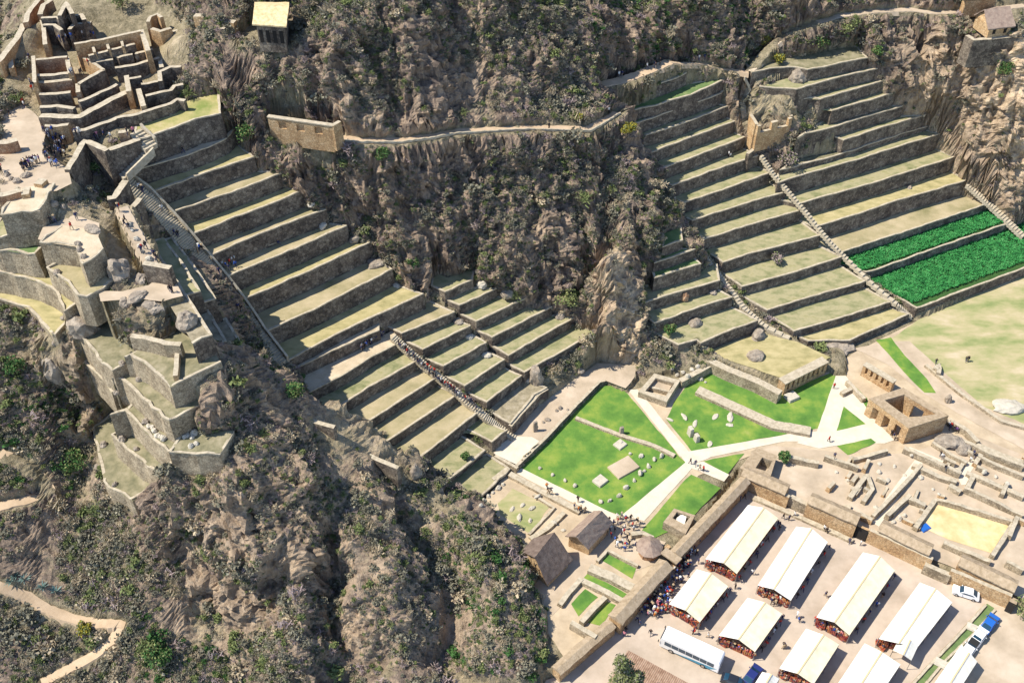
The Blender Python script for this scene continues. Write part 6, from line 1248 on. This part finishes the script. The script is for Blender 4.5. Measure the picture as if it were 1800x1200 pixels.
crowd('queueing along the edge of the twelfth terrace', [(634,618),(650,606),(668,594),(676,588)], ['navy','white','black','grey','blue'], n=16, spread=3)
crowd('standing at the left end of the sixth terrace', [(351,441),(357,443),(352,431),(357,436),(362,432),(366,430),(371,428),(349,447)], ['white','black','white','tan'])
crowd('in the bright group on the seventh terrace', [(392,470),(398,472),(403,476),(405,466),(409,462),(413,460),(415,470),(386,482)], ['white','blue','navy','red','white'])
crowd('resting on the wall bench of the seventh terrace', [(435,448),(440,445),(446,441),(452,436),(485,428),(489,430)], ['black','white','navy'], pose=['sit','stand','sit'])
crowd('alone on an upper left terrace', [(323,270),(532,512),(534,514)], ['black','white'])
crowd('descending the long stair', [(308,415),(314,417),(286,372),(420,545),(425,548),(246,334),(252,340)], ['navy','black','white'])
crowd('on the upper trail under the shaded slope', [(1137,122),(1150,119),(1152,122),(1088,137),(1093,136),(1160,114),(1228,108),(1238,106),(1226,106)], ['white','navy','black'])
crowd('resting on an upper right terrace', [(1265,277),(1270,274),(1275,272),(1280,276),(1284,276)], ['white','black','navy','white'], pose=['sit','stand'])
crowd('walking on the dry field', [(1644,640),(1697,636),(1701,635)], ['black'])
crowd('beside the boulder under the temple', [(1661,745),(1666,750),(1671,752),(1676,758),(1680,760),(1668,756)], ['navy','white','red','black','purple'])
crowd('on the white path near the temple', [(1456,776),(1566,765),(1570,770),(1572,774),(1465,683),(1213,815),(1222,818),(1229,826),(1236,828)], ['red','black','navy','tan'])
crowd('crossing the lanes of the low ruins', [(1652,802),(1655,806),(1710,800),(1712,806),(1704,812),(1466,805),(1660,826)], ['black','white','navy'])
crowd('in the crowd on the sunny fort path', [(78,232),(95,240),(98,262),(110,250),(108,275),(88,270),(92,285),(98,300)], ['black','navy','white','grey','black','blue'], n=44, spread=10)
crowd('in the dark group by the orange ruin', [(40,296),(52,292),(60,290),(70,288)], ['black','navy','white','purple'], n=16, spread=5)
crowd('on the walkway to the stair head', [(135,238),(140,236),(168,246),(172,244),(184,242),(196,245),(225,238),(236,236),(130,240),(143,240)], ['navy','white','black','pink'])
crowd('alone on the open sunny plaza', [(18,205),(44,190),(42,186),(45,305),(92,292),(3,300),(5,308)], ['black','white','red'])
crowd('gathered in front of the roofless hall', [(104,76),(108,74),(113,75),(118,72),(123,73),(127,70),(134,68),(147,66),(162,66),(167,68)], ['navy','blue','black','white'])
crowd('on the triangular platform of the ruins', [(126,134),(128,132),(143,134),(145,132),(156,116),(53,106),(52,112),(55,150),(60,156),(58,162)], ['navy','white','grey','black','red'])
crowd('on the platform above the masonry wall', [(75,392),(80,388),(91,394),(98,392),(127,404),(136,387)], ['navy','white','black','grey','red'])
crowd('along the ridge path beside the ledges', [(221,392),(228,404),(220,398),(257,438),(272,452),(300,514),(304,514),(210,372),(249,388),(276,458),(250,445)], ['black','navy','black'])
crowd('on the sunlit cliff path', [(1026,216),(1070,200),(965,228)], ['black','white'])
QUEUE.sort(key=lambda q: q[0])
for q in QUEUE[:300]: put_person(*q[1:])
mb = MB(); fm = []
for q in QUEUE[300:]:
    me = pmesh(q[4] or random.choice(['stand', 'walk']), q[2], random.choice(['navy', 'black', 'grey'])); a = random.uniform(0, 6.28); c, s = math.cos(a), math.sin(a); b = len(mb.v)
    mb.v += [(v.co.x * c - v.co.y * s + q[1].x, v.co.x * s + v.co.y * c + q[1].y, v.co.z * 1.03 + q[1].z) for v in me.vertices]; mb.f += [tuple(i + b for i in p.vertices) for p in me.polygons]; fm += [me.materials[p.material_index] for p in me.polygons]
ms = list(dict.fromkeys(fm)); ix = {m: i for i, m in enumerate(ms)}; mb.m = [ix[m] for m in fm]; tag(mb.build('distant_crowd', ms, smooth=True), kind='stuff')
# ================================================================== hillside scrub: thousands of small bushes, instanced on points
def clump(name, m, n, r, flat=.65, leaf=.16, seed=0, spiky=0):
    rnd = random.Random(seed); mb = MB()
    lob = [(rnd.uniform(-.45, .45) * r, rnd.uniform(-.45, .45) * r, rnd.uniform(.2, .75) * r * flat, rnd.uniform(.45, .8) * r) for _ in range(5)]
    for i in range(n):
        lx_, ly_, lz, lr = lob[i % 5]; u = rnd.uniform(-.3, 1); a = rnd.uniform(0, 6.283); q = math.sqrt(max(0, 1 - u * u)); rr = lr * rnd.uniform(.55, 1.05)
        c = Vector((lx_ + rr * q * math.cos(a), ly_ + rr * q * math.sin(a), lz + rr * u * flat)); s = leaf * rnd.uniform(.6, 1.5)
        d1 = Vector((rnd.uniform(-1, 1), rnd.uniform(-1, 1), rnd.uniform(-.4, .9) + spiky)).normalized(); d2 = d1.cross(Vector((rnd.uniform(-1, 1), rnd.uniform(-1, 1), rnd.uniform(-1, 1)))).normalized()
        L_, W_ = s * (1 + spiky * 1.5), s * (.8 if not spiky else .3)
        mb.add([c - d2 * W_ * .5, c + d1 * L_ - d2 * W_ * .3, c + d1 * L_ * 1.15 + d2 * W_ * .3, c + d2 * W_ * .6], [(0, 1, 2, 3)])
    me = bpy.data.meshes.new(name); me.from_pydata(mb.v, [], mb.f); me.materials.append(MATS[m]); return bpy.data.objects.new(name, me)
VAR = [('leaf_grey', 0), ('leaf_grey', 0), ('leaf_olive', 0), ('leaf_dry', .5), ('leaf_purple', .3), ('leaf_green', 0), ('leaf_dry', 0), ('leaf_olive', .4)]
vcol = bpy.data.collections.new('bush_kinds')
for i, (m, sp) in enumerate(VAR): vcol.objects.link(clump('bush_%02d' % i, m, 110, .8, leaf=.2, seed=i, spiky=sp))
def scatter(name, pos, scl, idx, rot):
    me = bpy.data.meshes.new(name); me.vertices.add(len(pos)); me.vertices.foreach_set('co', np.asarray(pos, np.float32).ravel())
    a = me.attributes.new('scl', 'FLOAT', 'POINT'); a.data.foreach_set('value', np.asarray(scl, np.float32))
    a = me.attributes.new('idx', 'INT', 'POINT'); a.data.foreach_set('value', np.asarray(idx, np.int32))
    a = me.attributes.new('rot', 'FLOAT_VECTOR', 'POINT'); a.data.foreach_set('vector', np.asarray(rot, np.float32).ravel())
    o = tag(link(name, me), kind='stuff'); g = bpy.data.node_groups.new(name, 'GeometryNodeTree')
    g.interface.new_socket('Geometry', in_out='INPUT', socket_type='NodeSocketGeometry'); g.interface.new_socket('Geometry', in_out='OUTPUT', socket_type='NodeSocketGeometry')
    N = g.nodes; L = g.links; gi = N.new('NodeGroupInput'); go = N.new('NodeGroupOutput'); iop = N.new('GeometryNodeInstanceOnPoints'); ci = N.new('GeometryNodeCollectionInfo')
    ci.inputs['Collection'].default_value = vcol; ci.inputs['Separate Children'].default_value = True; ci.inputs['Reset Children'].default_value = True
    def na(nm, ty):
        n = N.new('GeometryNodeInputNamedAttribute'); n.data_type = ty; n.inputs[0].default_value = nm; return n.outputs[0]
    L.new(gi.outputs[0], iop.inputs['Points']); L.new(ci.outputs[0], iop.inputs['Instance']); iop.inputs['Pick Instance'].default_value = True
    L.new(na('idx', 'INT'), iop.inputs['Instance Index']); L.new(na('rot', 'FLOAT_VECTOR'), iop.inputs['Rotation']); L.new(na('scl', 'FLOAT'), iop.inputs['Scale'])
    L.new(iop.outputs[0], go.inputs[0]); md = o.modifiers.new('scatter', 'NODES'); md.node_group = g; return o
# candidate points on terrain faces, by area
V = Pd; A_, B_, C_, D_ = V[Fq[:, 0]], V[Fq[:, 1]], V[Fq[:, 2]], V[Fq[:, 3]]
cr_ = np.cross(C_ - A_, D_ - B_); ar = np.linalg.norm(cr_, axis=1) * .5; cen = (A_ + B_ + C_ + D_) / 4; nz = np.abs(cr_[:, 2]) / (2 * ar + 1e-9)
vv = cen - CP; wd = vv @ _f; sx = 900 + FPX * (vv @ _r) / wd; sy = 600 - FPX * (vv @ _u) / wd
vis = (sx > -60) & (sx < 1860) & (sy > -90) & (sy < 1290) & (ar > 0)
cm = 1 - free[Fq[:, 0]]; rk = rockm[Fq[:, 0]]
pat = fbm(cen, .12, 3, 301); pat2 = fbm(cen, .5, 2, 305)
dens = np.clip(.8 + 1.2 * pat + .8 * pat2 - .5 * rk, 0, 1.3) * (1 - np.clip(cm * 1.3, 0, 1))
bare = np.zeros(len(cen))
for (x0, y0, x1, y1, k) in ((1570, 60, 1830, 430, .9), (0, -60, 75, 160, .97), (560, 715, 740, 840, .9), (0, 560, 120, 660, .45), (1045, 430, 1125, 640, .92), (590, 195, 680, 250, .8), (110, 380, 340, 620, .55), (280, 860, 560, 1130, .35), (560, 900, 760, 1200, .35), (800, 960, 940, 1200, .25), (900, 660, 1072, 862, 1), (180, 860, 260, 1000, .3), (140, 700, 175, 900, .5)):
    bare = np.maximum(bare, k * ((sx > x0) & (sx < x1) & (sy > y0) & (sy < y1)))
dens *= (1 - bare) * vis * (1 - .6 * np.clip(sandq[Fq[:, 0]], 0, 1)) * (1 - .45 * np.clip(tanq[Fq[:, 0]], 0, 1))
wgt = ar * dens; NB = 115000; ch = RNG.choice(len(cen), NB, p=wgt / wgt.sum())
uu = RNG.random((NB, 1)); ww = RNG.random((NB, 1)); pos = A_[ch] * (1 - uu) * (1 - ww) + B_[ch] * uu * (1 - ww) + C_[ch] * uu * ww + D_[ch] * (1 - uu) * ww
near = np.ones(NB, bool)
for w_, hw in RW3.values():
    a_ = np.array(w_)[::2]
    for q in a_: near &= ~(((pos[:, 0] - q[0]) ** 2 + (pos[:, 1] - q[1]) ** 2 < (hw + .7) ** 2) & (np.abs(pos[:, 2] - q[2]) < 1.5))
scl = np.exp(RNG.normal(-.82, .6, NB)) * (1 - .4 * rk[ch]); scl = np.clip(scl, .16, 2.4)
px_ = sx[ch]; py_ = sy[ch]; p1 = pat[ch]; rnd = RNG.random(NB)
idx = np.where(rnd < .42, RNG.integers(0, 2, NB), np.where(rnd < .6, 2, np.where(rnd < .72, 3, np.where(rnd < .84, 4, np.where(rnd < .9, 7, 6)))))
grn = ((px_ < 150) & (py_ > 640) & (py_ < 860)) | ((px_ > 1040) & (px_ < 1330) & (py_ < 110)) | ((px_ > 240) & (px_ < 420) & (py_ > 1080)) | ((px_ > 200) & (px_ < 290) & (py_ < 60)) | ((px_ > 440) & (px_ < 560) & (py_ > 600) & (py_ < 710)) | ((px_ > 780) & (px_ < 960) & (py_ > 860))
idx = np.where(grn & (RNG.random(NB) < .28), np.where(RNG.random(NB) < .5, 5, 2), idx)
rot = np.stack([RNG.normal(0, .15, NB), RNG.normal(0, .15, NB), RNG.random(NB) * 6.28], 1)
sel = near
scatter('hillside_scrub', (pos - np.array([0, 0, .05]))[sel], scl[sel], idx[sel], rot[sel])
# ================================================================== single trees and shrubs
def tree(name, label, px, py, h, r, m='leaf_green', trunk=.3, seed=0, kind='round', z=None, n=900, leaf=.28, cat='tree', group=None, m2='leaf_olive'):
    loc = hit(px, py)[0] if z is None else Vector(P(px, py, z)); rnd = random.Random(seed + 50); root = thing(name, label, cat, tuple(loc), group); mb = MB(); x, y, z0 = loc
    th = h * trunk; top = Vector((x + rnd.uniform(-.2, .2), y, z0 + th)); mb.tube((x, y, z0 - .4), top, max(.08, h * .035), max(.05, h * .022), 7)
    lob = []
    for k in range(9):
        a = k * 2.4; 
        if kind == 'poplar': f = (k + .5) / 9; c = Vector((x + rnd.uniform(-.2, .2) * r, y + rnd.uniform(-.2, .2) * r, z0 + h * (.15 + .8 * f))); lr = r * (1.0 - .65 * f)
        else: c = Vector((x + math.cos(a) * r * rnd.uniform(.25, .62), y + math.sin(a) * r * rnd.uniform(.25, .62), z0 + th + (h - th) * rnd.uniform(.2, .8))); lr = r * rnd.uniform(.35, .58)
        lob.append((c, lr)); mb.tube(top if kind != 'poplar' else (x, y, min(c.z, z0 + h * .9)), c, h * .014 + .02, .02, 5)
    mb.build('trunk', 'bark', root); lv = MB()
    for i in range(n):
        c, lr = lob[rnd.randrange(len(lob))]; d = Vector((rnd.gauss(0, 1), rnd.gauss(0, 1), rnd.gauss(.2, 1))).normalized(); p = c + Vector((d.x, d.y, d.z * (1.5 if kind == 'poplar' else .85))) * lr * rnd.uniform(.5, 1.1); s = leaf * rnd.uniform(.6, 1.4)
        a = Vector((rnd.uniform(-1, 1), rnd.uniform(-1, 1), rnd.uniform(-.5, .8))).normalized(); b = a.cross(Vector((rnd.uniform(-1, 1), rnd.uniform(-1, 1), rnd.uniform(-1, 1)))).normalized()
        lv.add([p - b * s * .4, p + a * s, p + b * s * .5, p - a * s * .4], [(0, 1, 2, 3)], 1 if rnd.random() < .35 else 0)
    lv.build('crown', [m, m2], root); return root
TR = [('dark green tree at the end of the second left terrace', 436,252,4.2,2.0,'leaf_green'), ('bright yellow green shrub below the tip of the cliff path', 1104,242,3.4,1.6,'leaf_yellow'), ('small round bush on the cliff path near its tip', 1016,214,1.8,1.0,'leaf_yellow'), ('green shrub hanging under the left part of the cliff path', 672,285,3.2,1.5,'leaf_green'),
 ('large green tree beside the upper right trail', 1432,92,4.5,3.0,'leaf_green'), ('smaller green tree right of the large one', 1486,62,4,2.4,'leaf_olive'), ('bright green bush left of the upper trail', 1342,82,3,1.7,'leaf_yellow'), ('yellow green bush at the foot of the upper trail', 1368,112,2.2,1.4,'leaf_yellow'), ('green bush at the end of the top terrace wall', 1540,100,2.6,1.4,'leaf_green'),
 ('dark tree at the bottom of the central cliff', 995,540,4.5,2.4,'leaf_olive'), ('dark bush in the crack above the block terraces', 725,480,4,1.6,'leaf_green'), ('green bush at the foot of the cliff tower', 1175,590,3.2,1.5,'leaf_green'), ('small green tree inside the walled court', 1376,812,2.8,1.3,'leaf_green'), ('dark bushes below the orange roofless house', 1385,292,3,2.4,'leaf_purple'),
 ('green shrub patch on the right cliff', 1762,135,3.5,2.2,'leaf_green'), ('large blue green bush at the bottom left', 285,1168,4.5,2.4,'leaf_green'), ('second bush left of the large bottom one', 262,1150,3,1.6,'leaf_olive'), ('green bush on the lower left slope above the trail', 135,825,3.5,2.2,'leaf_green'), ('green bush beside the upper left trail bend', 30,655,3,2.0,'leaf_green'),
 ('yellow flowering bush beside the lower trail', 152,1112,2.2,1.4,'leaf_yellow'), ('dark green bush above the fort at the top left', 215,18,4,2.8,'leaf_olive'), ('mossy green shrub under the fanned wall', 170,302,2,1.4,'leaf_green'), ('green bush above the near cliff stair end', 520,700,3,1.8,'leaf_green'), ('dark pointed bush in front of the lowest terrace', 818,806,1.8,.8,'leaf_green'), ('pale bush on the middle right terrace wall', 1365,462,2.2,1.6,'leaf_purple'),
 ('green bush at the far right edge by the parked cars', 1800,1085,4,2.6,'leaf_olive')]
for i, t in enumerate(TR): tree('shrub' if t[3] < 4 else 'tree', t[0], t[1], t[2], t[3], t[4], t[5], .22, i, cat='shrub' if t[3] < 4 else 'tree', n=650)
tree('poplar_tree', 'tall grey green poplar at the bottom edge beside the yard wall', 1086, 1240, 15, 2.5, 'leaf_olive', .1, 77, 'poplar', YZ, n=4200, m2='leaf_grey'); tree('poplar_tree', 'shorter poplar just right of the tall one', 1110, 1248, 12, 2.0, 'leaf_olive', .1, 78, 'poplar', YZ, n=2800, m2='leaf_grey')
plain('agave', (.14, .22, .20), .6)
for i, (px, py) in enumerate(((28,1012),(42,1018),(75,1032),(98,1040),(18,1022))):
    loc = hit(px, py)[0]; mb = MB(); rnd = random.Random(i)
    for k in range(22):
        a = k * 2.4; el = rnd.uniform(.25, 1.2); L_ = rnd.uniform(1.0, 1.6); d = Vector((math.cos(a) * math.cos(el), math.sin(a) * math.cos(el), math.sin(el))); s = Vector((-math.sin(a), math.cos(a), 0)) * .09; b = Vector(loc) + Vector((0, 0, -.1)); m_ = b + d * L_ * .5 + Vector((0, 0, .06))
        mb.add([b - s * .7, b + s * .7, m_ + s, m_ - s, b + d * L_ - Vector((0, 0, .05))], [(0, 1, 2, 3), (3, 2, 4)])
    tag(mb.build('agave_plant', 'agave'), ['spiky blue green agave at the left edge above the trail', 'agave just right of the leftmost pair', 'lone large agave on the trail bank', 'smaller agave right of the large one', 'low agave nearest the trail edge'][i], 'plant', 'agaves above the lower trail')
# ================================================================== give every look-alike its place in its row
bpy.context.view_layer.update(); LB = {}
for o in bpy.data.objects:
    if o.parent is None and o.get('label') and o.get('category'): LB.setdefault(o['label'], []).append(o)
def where_px(o):
    if o.type == 'MESH' and tuple(o.location) == (0, 0, 0): v = o.data.vertices[0].co; return proj(*v)[0]
    return proj(*o.location)[0]
for lab, L_ in LB.items():
    if 1 < len(L_) <= 20:
        L_.sort(key=where_px)
        for i, o in enumerate(L_):
            o['label'] = lab + ', ' + ORD[i + 1] + ' from left'
